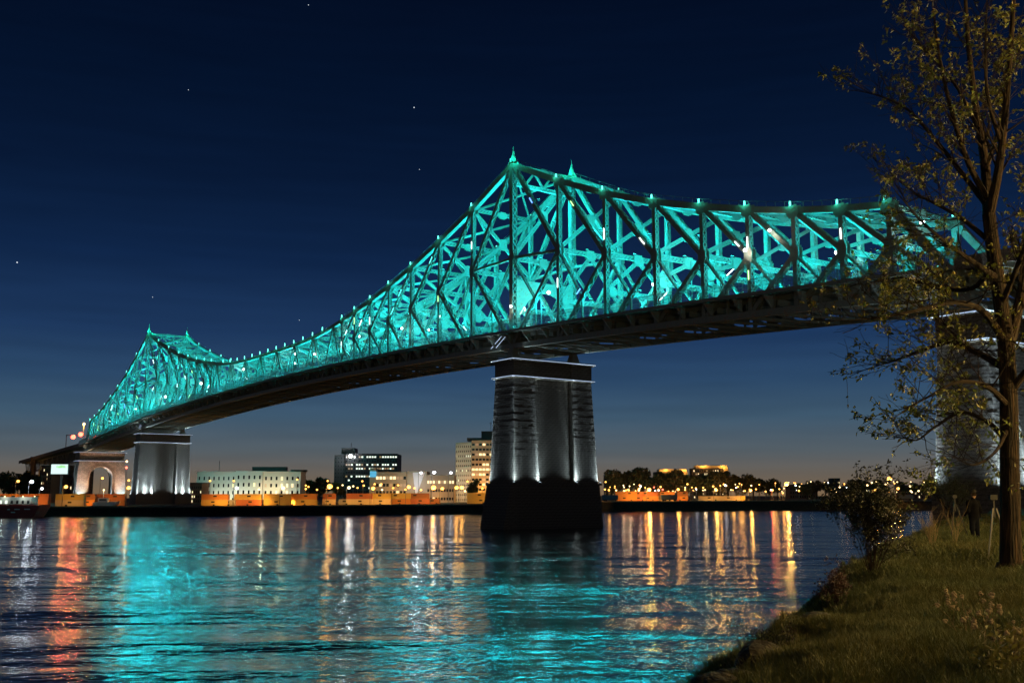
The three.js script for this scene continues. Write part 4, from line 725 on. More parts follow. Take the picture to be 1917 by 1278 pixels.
for (const [px0, px1, py, d, cols, rows, label, seed, w] of [[73, 92, 873, 640, 6, 8, 'dark apartment block with scattered lit windows behind the billboard', 61, 'brick'], [345, 376, 905, 600, 8, 4, 'low brick building between the far pier and the white building', 63, 'brick'], [1134, 1150, 890, 760, 5, 7, 'small dark block just right of the river pier', 65, 'dark'], [1561, 1575, 896, 1050, 6, 9, 'square dark tower on the skyline above the riverside shrub', 67, 'dark'], [1480, 1532, 908, 900, 12, 3, 'low dark town house row beyond the high amber lamp', 69, 'brick'], [1578, 1640, 911, 860, 14, 2, 'low dark warehouse with lit windows left of the tallest lamp', 71, 'dark'], [1690, 1760, 909, 880, 12, 3, 'low dark block right of the tallest lamp', 73, 'brick'], [92, 140, 893, 700, 12, 4, 'low lit block left of the arched pier', 75, 'brick']]) {
  const { B, W, H } = building('town_building', label, px0, px1, d), h = H(py); facade(B, wallMat[w], W, h, 14, { cols, rows, lit: 0.16, frac: 0.5, high: 0.5, seed }); box('roof', wallMat.dark, B, -0.3, W + 0.3, h + 0.003, h + 0.6, -14.3, 0.3);
}
{ // chimney and billboard at the left
  const d = 760, x = acrossAt(57, d), g = groundFar(x, d), C = thing('chimney', 'square brick chimney rising above dark trees at the left', 'chimney', x, g, -d), h = heightAt(858, d) - g, w = 7.5 / FOCAL * d / 2;
  new Builder().hexa([[-w * 1.1, 0, w], [w * 1.1, 0, w], [w * 1.1, 0, -w], [-w * 1.1, 0, -w], [-w, h, w * 0.9], [w, h, w * 0.9], [w, h, -w * 0.9], [-w, h, -w * 0.9]]).mesh('shaft', mat(0.22, 0.14, 0.08, 0.9), C); box('cap', mat(0.16, 0.1, 0.06, 0.9), C, -w * 1.12, w * 1.12, h + 0.003, h + 1.2, -w * 1.05, w * 1.05); lamp(C, AMBER, 2600 * WALL, -2, h * 0.35, 14, 20, 'yard_light'); const gl = new THREE.Mesh(new THREE.SphereGeometry(0.4, 10, 8), M.amber); gl.name = 'yard_lamp'; gl.position.set(-2, h * 0.35 + 1, 13); C.add(gl);
  const d2 = 520, x2 = acrossAt(106.5, d2), g2 = groundFar(x2, d2), B = thing('billboard', 'brightly lit white billboard on a post left of the arched pier', 'billboard', x2, g2, -d2), y0 = heightAt(887, d2) - g2, y1 = heightAt(869, d2) - g2, hw = 15.5 / FOCAL * d2;
  const art = texture(128, (u, v) => { const k = tiled(u, v, 4, 3), green = v > 0.62 && u > 0.3 ? Math.max(0, k - 0.4) * 2.5 : 0; return [0.86 - 0.4 * green, 0.98 - 0.12 * green, 0.96 - 0.6 * green]; });
  box('panel_frame', M.pole, B, -hw - 0.4, hw + 0.4, y0 - 0.4, y1 + 0.4, -0.8, 0); const s = new THREE.Mesh(new THREE.PlaneGeometry(hw * 2, y1 - y0), new THREE.MeshStandardMaterial({ color: 0x444444, emissive: 0xffffff, emissiveMap: art, emissiveIntensity: 1.15 })); s.name = 'lit_screen'; s.position.set(0, (y0 + y1) / 2, 0.02); B.add(s); new Builder().bar([1, 0, -0.5], [1, y0, -0.5], 0.9, 0.9).mesh('post', M.pole, B);
}
// shipping containers stacked along the quay
{
  const paint = { orange: mat(0.48, 0.2, 0.05, 0.7), brown: mat(0.25, 0.1, 0.05, 0.7), rust: mat(0.36, 0.12, 0.06, 0.7), beige: mat(0.5, 0.42, 0.3, 0.7), yellow: mat(0.5, 0.36, 0.1, 0.7), grey: mat(0.28, 0.28, 0.28, 0.7), blue: mat(0.06, 0.09, 0.14, 0.7) };
  const shape = (L) => { const b = new Builder(); b.box(-L / 2 + 0.05, L / 2 - 0.05, 0.16, 2.54, -1.17, 1.17); for (let x = -L / 2 + 0.3; x < L / 2 - 0.2; x += 0.46) { b.box(x, x + 0.22, 0.2, 2.5, 1.171, 1.205); b.box(x, x + 0.22, 0.2, 2.5, -1.205, -1.171); } return b.geometry(); };
  const frame = (L) => { const b = new Builder(); for (const e of [-1, 1]) for (const f of [-1, 1]) b.box(e * (L / 2 - 0.08) - 0.08, e * (L / 2 - 0.08) + 0.08, 0, 2.59, f * 1.14 - 0.08, f * 1.14 + 0.08); for (const y of [0, 2.47]) for (const f of [-1, 1]) b.box(-L / 2 + 0.161, L / 2 - 0.161, y + 0.001, y + 0.119, f * 1.14 - 0.075, f * 1.14 + 0.075); return b.geometry(); };
  const kit = { 12.19: [shape(12.19), frame(12.19)], 6.06: [shape(6.06), frame(6.06)] }, logo = new THREE.BoxGeometry(1.6, 0.7, 0.02);
  function container(label, color, L, x, y, z, turn) { const C = thing('shipping_container', label, 'container', x, y, z, turn, 'shipping containers along the far quay'); const a = new THREE.Mesh(kit[L][0], paint[color]), b = new THREE.Mesh(kit[L][1], paint[color]); a.name = 'corrugated_body'; b.name = 'corner_frame'; C.add(a, b); const q = new THREE.Mesh(logo, M.black); q.name = 'marking_panel'; q.position.set((rf() - 0.5) * L * 0.3, 1.6, 1.222); C.add(q); }
  const rows = [[0, 455, 12.19, 'beige', 'rust'], [22, 450, 6.06, 'beige', 'orange'], [65, 452, 12.19, 'rust', 'rust'], [131, 452, 12.19, 'beige', 'yellow'], [166, 470, 6.06, 'orange', 'brown'], [208, 462, 12.19, 'brown', 'rust'], [268, 600, 12.19, 'rust', 'brown'],
    [330, 580, 12.19, 'orange', 'rust'], [402, 478, 12.19, 'yellow', 'orange'], [429, 479, 6.06, 'grey', null], [464, 480, 12.19, 'rust', 'yellow'], [492, 484, 6.06, 'blue', null], [519, 482, 12.19, 'yellow', 'yellow'], [546, 492, 6.06, 'beige', null], [569, 486, 12.19, 'yellow', 'orange'], [616, 494, 6.06, 'beige', 'rust'], [646, 496, 6.06, 'grey', null], [673, 494, 12.19, 'beige', 'rust'], [708, 496, 12.19, 'beige', 'yellow'], [744, 500, 12.19, 'orange', 'yellow'], [780, 504, 12.19, 'rust', 'brown'], [812, 506, 6.06, 'brown', null], [898, 512, 12.19, 'yellow', 'yellow'],
    [1172, 586, 12.19, 'orange', 'orange'], [1193, 588, 6.06, 'rust', 'rust'], [1212, 590, 12.19, 'orange', 'rust'], [1243, 592, 12.19, 'beige', 'orange'], [1262, 594, 6.06, 'rust', null], [1278, 594, 6.06, 'orange', 'brown'], [1328, 604, 12.19, 'beige', null], [1366, 606, 12.19, 'beige', null], [1385, 606, 6.06, 'yellow', null]];
  rows.forEach(([px, d, L, lowC, upC], i) => {
    const x = acrossAt(px, d, 5), y = groundFar(x, d) + 0.01, turn = (rf() - 0.5) * 0.1;
    container(`${lowC} shipping container, ${upC ? 'bottom' : 'only one'} of the ${ORDINAL[i]} stack from the left on the far quay`, lowC, L, x, y, -d, turn);
    const F = thing('added_quay_floodlight', `added low hooded floodlight on the quay before the ${ORDINAL[i]} container stack from the left`, 'floodlight', x + 2, groundFar(x, d - 9), -d + 9, turn); box('housing', M.black, F, -0.4, 0.4, 0.01, 0.7, -0.2, 0.3); box('lens', M.amber, F, -0.3, 0.3, 0.2, 0.6, -0.24, -0.205); const fl = new THREE.SpotLight(AMBER, 60 + 200 * rf(), 0, 1.1, 0.6); fl.position.set(0, 0.6, -0.5); fl.target.position.set(-2, 2.6, -9); fl.shadow.radius = 8; fl.castShadow = true; fl.name = 'floodlight_beam'; F.add(fl, fl.target);  // added lamp, turned away from the river, to brighten the container faces
    if (upC) container(`${upC} shipping container on top of the ${ORDINAL[i]} stack from the left on the far quay`, upC, L, x + (rf() - 0.5) * 0.4, y + 2.595, -d + (rf() - 0.5) * 0.1, turn);
  });
  for (const [px, d] of [[1142, 572], [1253, 580], [1697, 640]]) { const x = acrossAt(px, d, 4), T = thing('goods_trailer', `long dark blue trailer parked low on the quay, ${px < 1200 ? 'beside the river pier' : px < 1300 ? 'in front of the stacked containers' : 'right of the tallest lamp'}`, 'trailer', x, groundFar(x, d) + 0.01, -d); box('body', paint.blue, T, -4.4, 4.4, 0.8, 3.4, -1.25, 1.25); box('chassis', M.black, T, -4.3, 4.3, 0.5, 0.79, -1.1, 1.1); for (const e of [-3.2, -2.1, 3]) { const w = new THREE.Mesh(new THREE.CylinderGeometry(0.5, 0.5, 2.3, 14), M.black); w.rotation.x = Math.PI / 2; w.position.set(e, 0.5, 0); w.name = 'wheel_axle'; T.add(w); } }
}
// ship and workboat moored at the left
{
  const d = 402, x = acrossAt(72, d, 1), S = thing('moored_ship', 'dark red hulled ship with a lit white deckhouse moored at the left edge', 'ship', x, 0, -d), red = mat(0.22, 0.02, 0.018, 0.5), white = mat(0.7, 0.7, 0.68, 0.6);
  const sh = new THREE.Shape(); sh.moveTo(-60, -0.6); sh.lineTo(-3.2, -0.6); sh.quadraticCurveTo(-1.2, 1.5, 0, 4.6); sh.lineTo(-60, 4.1); sh.closePath();
  const hull = new THREE.Mesh(new THREE.ExtrudeGeometry(sh, { depth: 9, bevelEnabled: true, bevelSize: 0.3, bevelThickness: 0.5, bevelSegments: 2 }), red); hull.name = 'hull'; hull.position.z = -9; S.add(hull);
  box('bulwark', red, S, -59, -1, 4.66, 5.1, 0.15, 0.35);
  facade(S, white, 34, 3.1, 6, { cols: 16, rows: 1, x0: -38, y0: 4.7, z0: -1.2, lit: 0.55, frac: 0.5, high: 0.55, warm: 'white', seed: 81 });
  for (let k = 0; k < 18; k++) new Builder().bar([-2 - k * 2, 4.7, -0.3], [-2 - k * 2, 6.1, -0.3], 0.09, 0.09).mesh('rail_post', white, S); new Builder().bar([-38, 6.1, -0.3], [-1.5, 6.1, -0.3], 0.08, 0.08, [0, 1, 0]).mesh('hand_rail', white, S);
  for (const [px, l, y] of [[-12, 0.9, 2.9], [-9.4, 2.1, 2.95], [-5.6, 2.2, 3], [-10.6, 1.6, 1.8]]) box('hull_lettering', mat(0.6, 0.6, 0.6), S, px, px + l, y, y + 0.35, 0.505, 0.52);
  for (const k of [-14, -7, -2.5]) { const m = new THREE.Mesh(new THREE.SphereGeometry(0.22, 10, 8), M.paleAmber); m.name = 'deck_lamp'; m.position.set(k, 8, -0.8); S.add(m); lamp(S, lin(0.9, 1, 0.85), 60 * WALL, k, 7.4, 0.6, 10, 'deck_light'); }
  const d3 = 446, x3 = acrossAt(200, d3), B = thing('white_workboat', 'small white boat laid up on the quay below the arched pier', 'boat', x3, quayAt(x3).y + 0.05, -d3 + 2), wh = mat(0.75, 0.76, 0.76, 0.5);
  const bs = new THREE.Shape(); bs.moveTo(-4.6, 0.3); bs.lineTo(3.4, 0.3); bs.quadraticCurveTo(5, 0.8, 5.6, 1.9); bs.lineTo(-5, 1.5); bs.closePath(); const bh = new THREE.Mesh(new THREE.ExtrudeGeometry(bs, { depth: 2.4, bevelEnabled: true, bevelSize: 0.2, bevelThickness: 0.3, bevelSegments: 2 }), wh); bh.name = 'hull'; bh.position.z = -1.2; B.add(bh); box('cabin', wh, B, -3, 1.2, 1.75, 3.4, -0.9, 0.9); box('cabin_window', pane.dark, B, -2.4, 0.6, 2.4, 3.05, 0.905, 0.94); new Builder().bar([-1, 3.4, 0], [-1, 6.5, 0], 0.12, 0.12).mesh('mast', wh, B); new Builder().bar([-5, 0.02, 0], [5, 0.02, 0], 0.4, 0.3, [0, 1, 0]).mesh('cradle', M.pole, B);
  const ml = new THREE.Mesh(new THREE.SphereGeometry(0.35, 10, 8), M.paleAmber); ml.name = 'mast_lamp'; ml.position.set(-1, 6.8, 0); B.add(ml); lamp(B, PALE, 150 * WALL, -1, 6.2, 1.2, 10, 'mast_light');
}
// trees on the far shore
function farTree(seed, h, w, leafy) { // trunk with limbs, crown of many small leaf clumps
  const r = seeded(seed), t = new Builder(), c = new Builder(); t.bar([0, 0, 0], [0.2, h * 0.45, 0], h * 0.045, h * 0.045);
  const lobes = []; for (let k = 0; k < 9; k++) { const a = r() * 6.28, q = r() ** 0.6; lobes.push([Math.cos(a) * w * 0.33 * q, h * (0.42 + 0.44 * r()), Math.sin(a) * w * 0.3 * q, w * (0.16 + 0.12 * r())]); t.bar([0.1, h * 0.3, 0], lobes[k].slice(0, 3), h * 0.018, h * 0.018); }
  for (let k = 0; k < leafy; k++) { const L = lobes[Math.floor(r() * 9)], a = r() * 6.28, b = Math.acos(2 * r() - 1), q = L[3] * r() ** 0.45, s = h * (0.025 + 0.03 * r()), x = L[0] + q * Math.sin(b) * Math.cos(a), y = L[1] + q * Math.cos(b) * 0.9, z = L[2] + q * Math.sin(b) * Math.sin(a), u = V(r() - 0.5, r() - 0.5, r() - 0.5).normalize().multiplyScalar(s), v = V(r() - 0.5, r() - 0.5, r() - 0.5).cross(u).normalize().multiplyScalar(s * 0.8); c.quad([x - u.x, y - u.y, z - u.z], [x + v.x, y + v.y, z + v.z], [x + u.x, y + u.y, z + u.z], [x - v.x, y - v.y, z - v.z]); }
  return [t.geometry(), c.geometry()];
}
{
  const bark = mat(0.06, 0.045, 0.03, 0.95), leaf = [mat(0.07, 0.08, 0.03, 0.9), mat(0.1, 0.085, 0.03, 0.9), mat(0.06, 0.07, 0.03, 0.9)], kinds = [farTree(901, 10, 9, 1500), farTree(902, 10, 11, 1700), farTree(903, 11, 7, 1300)];
  const spots = [[5, 895, 700], [22, 893, 690], [40, 891, 700], [50, 896, 680], [64, 899, 680], [565, 905, 640], [578, 902, 650], [592, 903, 640], [604, 901, 660], [628, 906, 620], [1156, 889, 650], [1168, 892, 655], [1180, 886, 660], [1191, 886, 650], [1201, 885, 670], [1218, 898, 650], [1230, 896, 640], [1244, 892, 640], [1256, 890, 650], [1270, 889, 640], [1283, 893, 650], [1295, 894, 640], [1309, 896, 650], [1322, 897, 640], [1336, 895, 660], [1352, 891, 640], [1364, 891, 650], [1379, 895, 660], [1392, 896, 660], [1411, 900, 660], [1422, 899, 670], [1444, 903, 680], [1456, 906, 690], [1497, 907, 760], [1512, 906, 760], [1530, 905, 780], [1547, 906, 790], [1592, 904, 780], [1612, 903, 780], [1634, 905, 760], [1652, 904, 760], [1690, 904, 760], [1712, 906, 760], [1733, 905, 760], [885, 905, 620]];
  const where = (px) => px < 100 ? 'beside the chimney at the left' : px < 640 ? 'between the white building and the black tower' : px < 900 ? 'by the beige tower' : px < 1215 ? 'just right of the river pier' : px < 1375 ? 'in front of the apartment blocks' : px < 1470 ? 'left of the high amber lamp' : 'in the low town beyond the shore';
  const nth = new Map();
  spots.forEach(([px, py, d], i) => { const zone = where(px), k0 = nth.get(zone) ?? 0; nth.set(zone, k0 + 1); const x = acrossAt(px, d), g = groundFar(x, d), h = heightAt(py, d) - g, k = i % 3, T = thing('shore_tree', `dark round-crowned tree ${zone}, ${ORDINAL[k0]} from the left`, 'tree', x, g, -d, rf() * 6.28, 'trees ' + where(px)); const a = new THREE.Mesh(kinds[k][0], bark), b = new THREE.Mesh(kinds[k][1], leaf[Math.floor(rf() * 3)]); a.name = 'trunk'; b.name = 'crown'; T.add(a, b); T.scale.set(h / 8.6 * (0.9 + 0.35 * rf()), h / 8.6, h / 8.6); });
}
// a few stars and a planet
{
  const star = glow(0.8, 0.9, 1, 1);
  [[31, 491, 4.2, 'brightest star, low at the left edge of the sky'], [775, 201, 3.4, 'star high above the middle of the bridge'], [577, 9, 2.6, 'star at the top edge of the sky'], [352, 168, 2.2, 'faint star in the upper left sky'], [285, 556, 2.2, 'faint star just above the far tower'], [785, 317, 2, 'faint star left of the near tower'], [560, 599, 2, 'faint star close above the dip of the top chord']].forEach(([px, py, r, label]) => { const D = 6000, a = PITCH + Math.atan((639 - py) / FOCAL), y = EYE + D * Math.tan(a), S = new THREE.Mesh(new THREE.SphereGeometry(r, 8, 6), star); S.position.set(acrossAt(px, D, y), y, -D); S.name = numbered('star'); tag(S, label, 'star'); scene.add(S); });
}

// ---------------------------------------------------------------- the near bank
const barkMap = texture(256, (u, v) => { const s = 0.5 + 0.9 * (tiled(u, v * 0.3, 24, 3) - 0.5) + 0.3 * (tiled(u, v, 8, 3) - 0.5); return [s, s * 0.86, s * 0.7]; }); barkMap.repeat.set(1, 0.35);
const barkBump = texture(256, (u, v) => { const s = Math.abs(2 * tiled(u, v * 0.25, 24, 3) - 1) * 1.6; return [s, s, s]; }, false); barkBump.repeat.set(1, 0.35);
const bark = new THREE.MeshStandardMaterial({ color: lin(0.14, 0.11, 0.08), map: barkMap, bumpMap: barkBump, bumpScale: 0.06, roughness: 0.95 });
const leafMat = (r, g, b) => new THREE.MeshPhysicalMaterial({ color: lin(r, g, b), roughness: 0.85, transmission: 0.35, thickness: 0, side: THREE.DoubleSide });
class Limbs { // tapered tubes along polylines, joined into one mesh
  constructor() { this.p = []; this.n = []; this.u = []; this.i = []; }
  tube(pts, r0, r1, sides = 6, power = 1) {
    const base = this.p.length / 3; let ref = V(0.3, 0.1, 1), run = 0;
    pts.forEach((q, k) => {
      const d = (k < pts.length - 1 ? pts[k + 1].clone().sub(k ? pts[k - 1] : q) : q.clone().sub(pts[k - 1])).normalize(), a = d.clone().cross(ref).normalize(), b = d.clone().cross(a).normalize(); ref = b.clone().cross(d).normalize().cross(d).lengthSq() > 0 ? b.clone() : ref; ref = V(0.3, 0.1, 1).addScaledVector(d, -d.dot(V(0.3, 0.1, 1)) * 0.2);
      const f = k / (pts.length - 1), r = r0 + (r1 - r0) * f ** power; if (k) run += q.distanceTo(pts[k - 1]);
      for (let j = 0; j <= sides; j++) { const t = j / sides * 6.2832, c = Math.cos(t), s = Math.sin(t); this.p.push(q.x + (a.x * c + b.x * s) * r, q.y + (a.y * c + b.y * s) * r, q.z + (a.z * c + b.z * s) * r); this.n.push(a.x * c + b.x * s, a.y * c + b.y * s, a.z * c + b.z * s); this.u.push(j / sides * Math.max(1, Math.round(r0 * 8)), run); }
    });
    for (let k = 0; k < pts.length - 1; k++) for (let j = 0; j < sides; j++) { const a = base + k * (sides + 1) + j, b = a + sides + 1; this.i.push(a, a + 1, b, b, a + 1, b + 1); }
  }
  mesh(name, m, parent) { const g = new THREE.BufferGeometry(); g.setAttribute('position', new THREE.Float32BufferAttribute(this.p, 3)); g.setAttribute('normal', new THREE.Float32BufferAttribute(this.n, 3)); g.setAttribute('uv', new THREE.Float32BufferAttribute(this.u, 2)); g.setIndex(this.i); const o = new THREE.Mesh(g, m); o.name = name; parent.add(o); return o; }
}
class Leaves { // small folded leaf blades joined into one mesh, tinted one by one
  constructor(tint) { this.p = []; this.c = []; this.i = []; this.tint = tint; }
  leaf(q, dir, len, wide, r) {
    const d = dir.clone().normalize(), a = d.clone().cross(V(r() - 0.5, r() - 0.5, r() - 0.5)).normalize(), up = a.clone().cross(d).multiplyScalar(wide * 0.35), k = this.p.length / 3, m = q.clone().addScaledVector(d, len * 0.45), e = q.clone().addScaledVector(d, len);
    for (const w of [q, m.clone().addScaledVector(a, wide / 2).add(up), e, m.clone().addScaledVector(a, -wide / 2).add(up)]) this.p.push(w.x, w.y, w.z);
    const t = this.tint(r); for (let j = 0; j < 4; j++) this.c.push(...t);
    this.i.push(k, k + 1, k + 2, k, k + 2, k + 3);
  }
  mesh(name, m, parent) { const g = new THREE.BufferGeometry(); g.setAttribute('position', new THREE.Float32BufferAttribute(this.p, 3)); g.setAttribute('color', new THREE.Float32BufferAttribute(this.c, 3)); g.setIndex(this.i); g.computeVertexNormals(); const o = new THREE.Mesh(g, m); o.name = name; o.userData.kind = 'stuff'; parent.add(o); return o; }
}
const leafTinted = new THREE.MeshPhysicalMaterial({ color: lin(1, 1, 1), vertexColors: true, roughness: 0.85, transmission: 0.3, thickness: 0, side: THREE.DoubleSide });
function bend(a, b, r, wob, n = 6) { const o = []; const L = a.distanceTo(b); let w = V(0, 0, 0); for (let k = 0; k <= n; k++) { const f = k / n; if (k && k < n) w.add(V(r() - 0.5, r() - 0.5, r() - 0.5).multiplyScalar(wob * L)); o.push(a.clone().lerp(b, f).addScaledVector(w, Math.sin(f * Math.PI) * 0.9 + 0.1)); } o[n] = b.clone(); return o; }
{ // the big tree
  const r = seeded(1234), D = 20.6, at = (px, py, dd = 0) => { const d = D + dd, y = heightAt(py, d); return V(acrossAt(px, d, y), y, -d); };
  const root = at(1893, 1084), g = bankHeight(root.x, D), T = thing('big_tree', 'tall branching tree with sparse young yellow-green leaves at the right edge', 'tree', root.x, g - 0.15, root.z), O = T.position;
  const L = new Limbs(), F = new Leaves((q) => { const k = q(); return [0.13 + 0.1 * k, 0.14 + 0.06 * q() + 0.03 * k, 0.02 + 0.012 * q()]; }), rel = (v) => v.clone().sub(O);
  const line = (pts) => { const c = new THREE.CatmullRomCurve3(pts.map(rel)); return c.getPoints(pts.length * 4); };
  L.tube(line([at(1897, 1100), at(1894, 1060), at(1893, 1000), at(1891, 860), at(1889, 740), at(1884, 640), at(1874, 560), at(1862, 480), at(1852, 400)]), 0.25, 0.13, 12, 0.6);
  L.tube([V(0, 0, 0), V(0.01, 0.35, 0)], 0.36, 0.24, 12);
  const limbs = [ // photograph columns and rows, depth offset, thickness at the fork and tip
    [[1852, 402, 0], [1844, 300, 0.4], [1826, 190, 0.8], [1812, 60, 1.0], [1806, -60, 1.1], 0.12, 0.03], [[1853, 400, 0], [1870, 320, -0.5], [1884, 200, -0.8], [1895, 60, -1.2], [1902, -70, -1.4], 0.11, 0.03],
    [[1848, 370, 0], [1812, 300, -0.5], [1780, 200, -0.8], [1757, 90, -1.0], [1748, 20, -1.1], 0.075, 0.014], [[1850, 385, 0], [1800, 322, 0.6], [1752, 262, 1.0], [1700, 205, 1.4], [1650, 180, 1.6], [1618, 172, 1.7], 0.07, 0.01],
    [[1858, 455, 0], [1800, 408, 0.5], [1750, 380, 1.0], [1712, 360, 1.2], [1676, 330, 1.4], 0.06, 0.01], [[1868, 520, 0], [1820, 488, -0.8], [1770, 452, -1.4], [1722, 410, -1.8], [1690, 372, -2.0], 0.07, 0.012],
    [[1884, 640, 0], [1840, 582, -0.4], [1790, 566, -0.9], [1720, 580, -1.4], [1650, 594, -1.7], [1592, 600, -1.9], 0.085, 0.01], [[1886, 690, 0], [1830, 660, 0.7], [1780, 640, 1.2], [1716, 660, 1.5], [1672, 676, 1.6], [1638, 686, 1.7], 0.09, 0.01],
    [[1889, 760, 0], [1846, 722, -0.6], [1790, 716, -1.0], [1740, 742, -1.2], [1700, 764, -1.4], 0.07, 0.01], [[1890, 830, 0], [1850, 790, 0.4], [1800, 772, 0.8], [1750, 800, 1.0], [1715, 824, 1.1], [1688, 816, 1.2], 0.06, 0.009],
    [[1886, 660, 0], [1908, 570, 0.3], [1925, 480, 0.6], [1932, 380, 0.8], [1950, 240, 1.0], 0.13, 0.04], [[1889, 740, 0], [1925, 690, -0.3], [1965, 640, -0.8], [2020, 600, -1.2], 0.09, 0.02], [[1876, 570, 0], [1905, 500, -0.9], [1930, 430, -1.4], [1960, 330, -1.8], 0.07, 0.02],
    [[1846, 320, 0.2], [1868, 250, 1.0], [1888, 150, 1.5], [1915, 70, 1.8], 0.055, 0.014], [[1832, 240, 0.4], [1790, 160, 0.9], [1740, 100, 1.2], [1704, 60, 1.3], 0.045, 0.01], [[1876, 270, -0.6], [1850, 180, -1.2], [1846, 80, -1.5], [1850, -20, -1.6], 0.05, 0.012], [[1862, 490, 0], [1820, 540, 1.4], [1760, 540, 2.2], [1690, 520, 2.8], [1620, 530, 3.1], 0.07, 0.01], [[1889, 800, 0], [1860, 850, -0.7], [1820, 870, -1.0], [1780, 850, -1.2], 0.045, 0.008],
  ];
  const tips = [];
  function twig(p, dir, len, rad, depth) {
    const end = p.clone().addScaledVector(dir, len), pts = bend(p, end, r, 0.07, 4); L.tube(pts, rad, Math.max(0.004, rad * 0.45), depth > 1 ? 5 : 4);
    if (depth <= 0) { tips.push([end, dir, pts]); return; }
    const n = 2 + Math.floor(r() * 2.2); for (let k = 0; k < n; k++) { const q = pts[1 + Math.floor(r() * 4)], nd = dir.clone().add(V(r() - 0.5, (r() - 0.38) * 0.9, r() - 0.5).multiplyScalar(1.5)).normalize(); twig(q, nd, len * (0.5 + 0.32 * r()), rad * 0.55, depth - 1); }
    tips.push([end, dir, pts]);
  }
  for (const l of limbs) {
    const rad = l.slice(-2), pts = line(l.slice(0, -2).map(([a, b, c]) => at(a, b, c))); L.tube(pts, rad[0], rad[1], 8, 0.8);
    const n = pts.length, count = Math.round(n * 0.95);
    for (let k = 0; k < count; k++) { const f = 0.22 + 0.78 * (k + r()) / count, j = Math.min(n - 2, Math.floor(f * (n - 1))), q = pts[j], d = pts[j + 1].clone().sub(q).normalize(), nd = d.clone().multiplyScalar(0.6).add(V(r() - 0.5, (r() - 0.25) * 1.0, r() - 0.5).multiplyScalar(1.7)).normalize(); twig(q, nd, 0.45 + 0.75 * r() * (1.15 - 0.5 * f), Math.max(0.011, (rad[0] + (rad[1] - rad[0]) * f) * 0.3), f < 0.75 ? 2 : 1); }
    twig(pts[n - 1], pts[n - 1].clone().sub(pts[n - 2]).normalize(), 0.6, rad[1], 2);
  }
  for (const [end, dir, pts] of tips) { // bunches of young leaves, uneven, many twigs nearly bare
    if (r() < 0.52) continue; const n = 3 + Math.floor(r() * r() * 16);
    for (let k = 0; k < n; k++) { const q = end.clone().lerp(pts[2], r() * 0.8).add(V(r() - 0.5, r() - 0.5, r() - 0.5).multiplyScalar(0.12)); F.leaf(q, dir.clone().multiplyScalar(0.5).add(V(r() - 0.5, r() - 0.75, r() - 0.5).multiplyScalar(1.6)), 0.06 + 0.08 * r(), 0.032 + 0.036 * r(), r); }
  }
  L.mesh('trunk', bark, T); F.mesh('foliage', leafTinted, T);
  console.log('tree', tips.length, L.i.length / 3, F.i.length / 3);
}
function shrub(name, label, px, pyBase, depth, h, o = {}) { // stems forking upward, with small leaves or bare
  const { stems = 9, spread = 0.5, forks = 2, leaves = 8, leaf = [0.05, 0.06, 0.02], size = 0.05, rad = 0.014, seed = 5, color = bark, flower } = o, r = seeded(seed), y = 6.8, x = acrossAt(px, depth, y), g = bankHeight(x, depth), S = thing(name, label, 'shrub', x, g - 0.04, -depth), L = new Limbs(), F = new Leaves((q) => { const k = 0.7 + 0.6 * q(); return leaf.map((c) => c * k); });
  const heads = [];
  function grow(p, dir, len, rd, k) {
    const e = p.clone().addScaledVector(dir, len), pts = bend(p, e, r, 0.08, 4); L.tube(pts, rd, rd * 0.5, 4);
    for (let j = 0; j < leaves * (k ? 0.4 : 1); j++) F.leaf(pts[Math.floor(r() * 5)].clone().lerp(e, r()).add(V(r() - 0.5, r() - 0.5, r() - 0.5).multiplyScalar(size * 1.6)), V(r() - 0.5, r() - 0.4, r() - 0.5), size * (0.7 + 0.7 * r()), size * 0.55, r);
    if (!k) heads.push(e); else for (let j = 0; j < 3; j++) grow(pts[2 + Math.floor(r() * 3)], dir.clone().add(V(r() - 0.5, (r() - 0.3) * 0.8, r() - 0.5).multiplyScalar(1.2)).normalize(), len * (0.5 + 0.3 * r()), rd * 0.6, k - 1);
  }
  for (let k = 0; k < stems; k++) { const a = r() * 6.28, q = r() * spread; grow(V(Math.cos(a) * 0.06 * q, 0, Math.sin(a) * 0.06 * q), V(Math.cos(a) * q, 1, Math.sin(a) * q).normalize(), h * (0.4 + 0.25 * r()), rad * (0.7 + 0.6 * r()), forks); }
  L.mesh('stems', color, S).userData.kind = 'stuff'; if (leaves) F.mesh('foliage', leafTinted, S);
  if (flower) for (const e of heads) { const f = new THREE.Mesh(flower.geo, flower.mat); f.name = 'seed_head'; f.position.copy(e); f.scale.setScalar(0.6 + 0.7 * r()); f.rotation.set(r() * 3, r() * 3, 0); S.add(f); }
  return S;
}
shrub('riverside_shrub', 'dense dark leafy shrub on the bank edge before the water', 1634, 1090, 20, 1.52, { stems: 20, spread: 0.62, forks: 3, leaves: 9, leaf: [0.05, 0.052, 0.02], size: 0.062, rad: 0.011, seed: 77 });
shrub('low_shrub', 'low reddish shrub on the bank edge below the dense shrub', 1568, 1120, 16.2, 0.75, { stems: 10, spread: 0.8, forks: 2, leaves: 8, leaf: [0.09, 0.045, 0.03], size: 0.045, rad: 0.008, seed: 78 });
shrub('thin_shrub', 'thin dark shrub standing out against the water by the rocks', 1408, 1185, 11.2, 0.56, { stems: 7, spread: 0.75, forks: 2, leaves: 5, leaf: [0.03, 0.035, 0.02], size: 0.03, rad: 0.006, seed: 79 });
shrub('flowering_weed', 'small dark flowering weed at the water side of the grass edge', 1484, 1172, 12.2, 0.32, { stems: 4, spread: 0.35, forks: 1, leaves: 5, leaf: [0.05, 0.03, 0.02], size: 0.03, rad: 0.004, seed: 80 });
const dry = mat(0.3, 0.22, 0.12, 0.9);
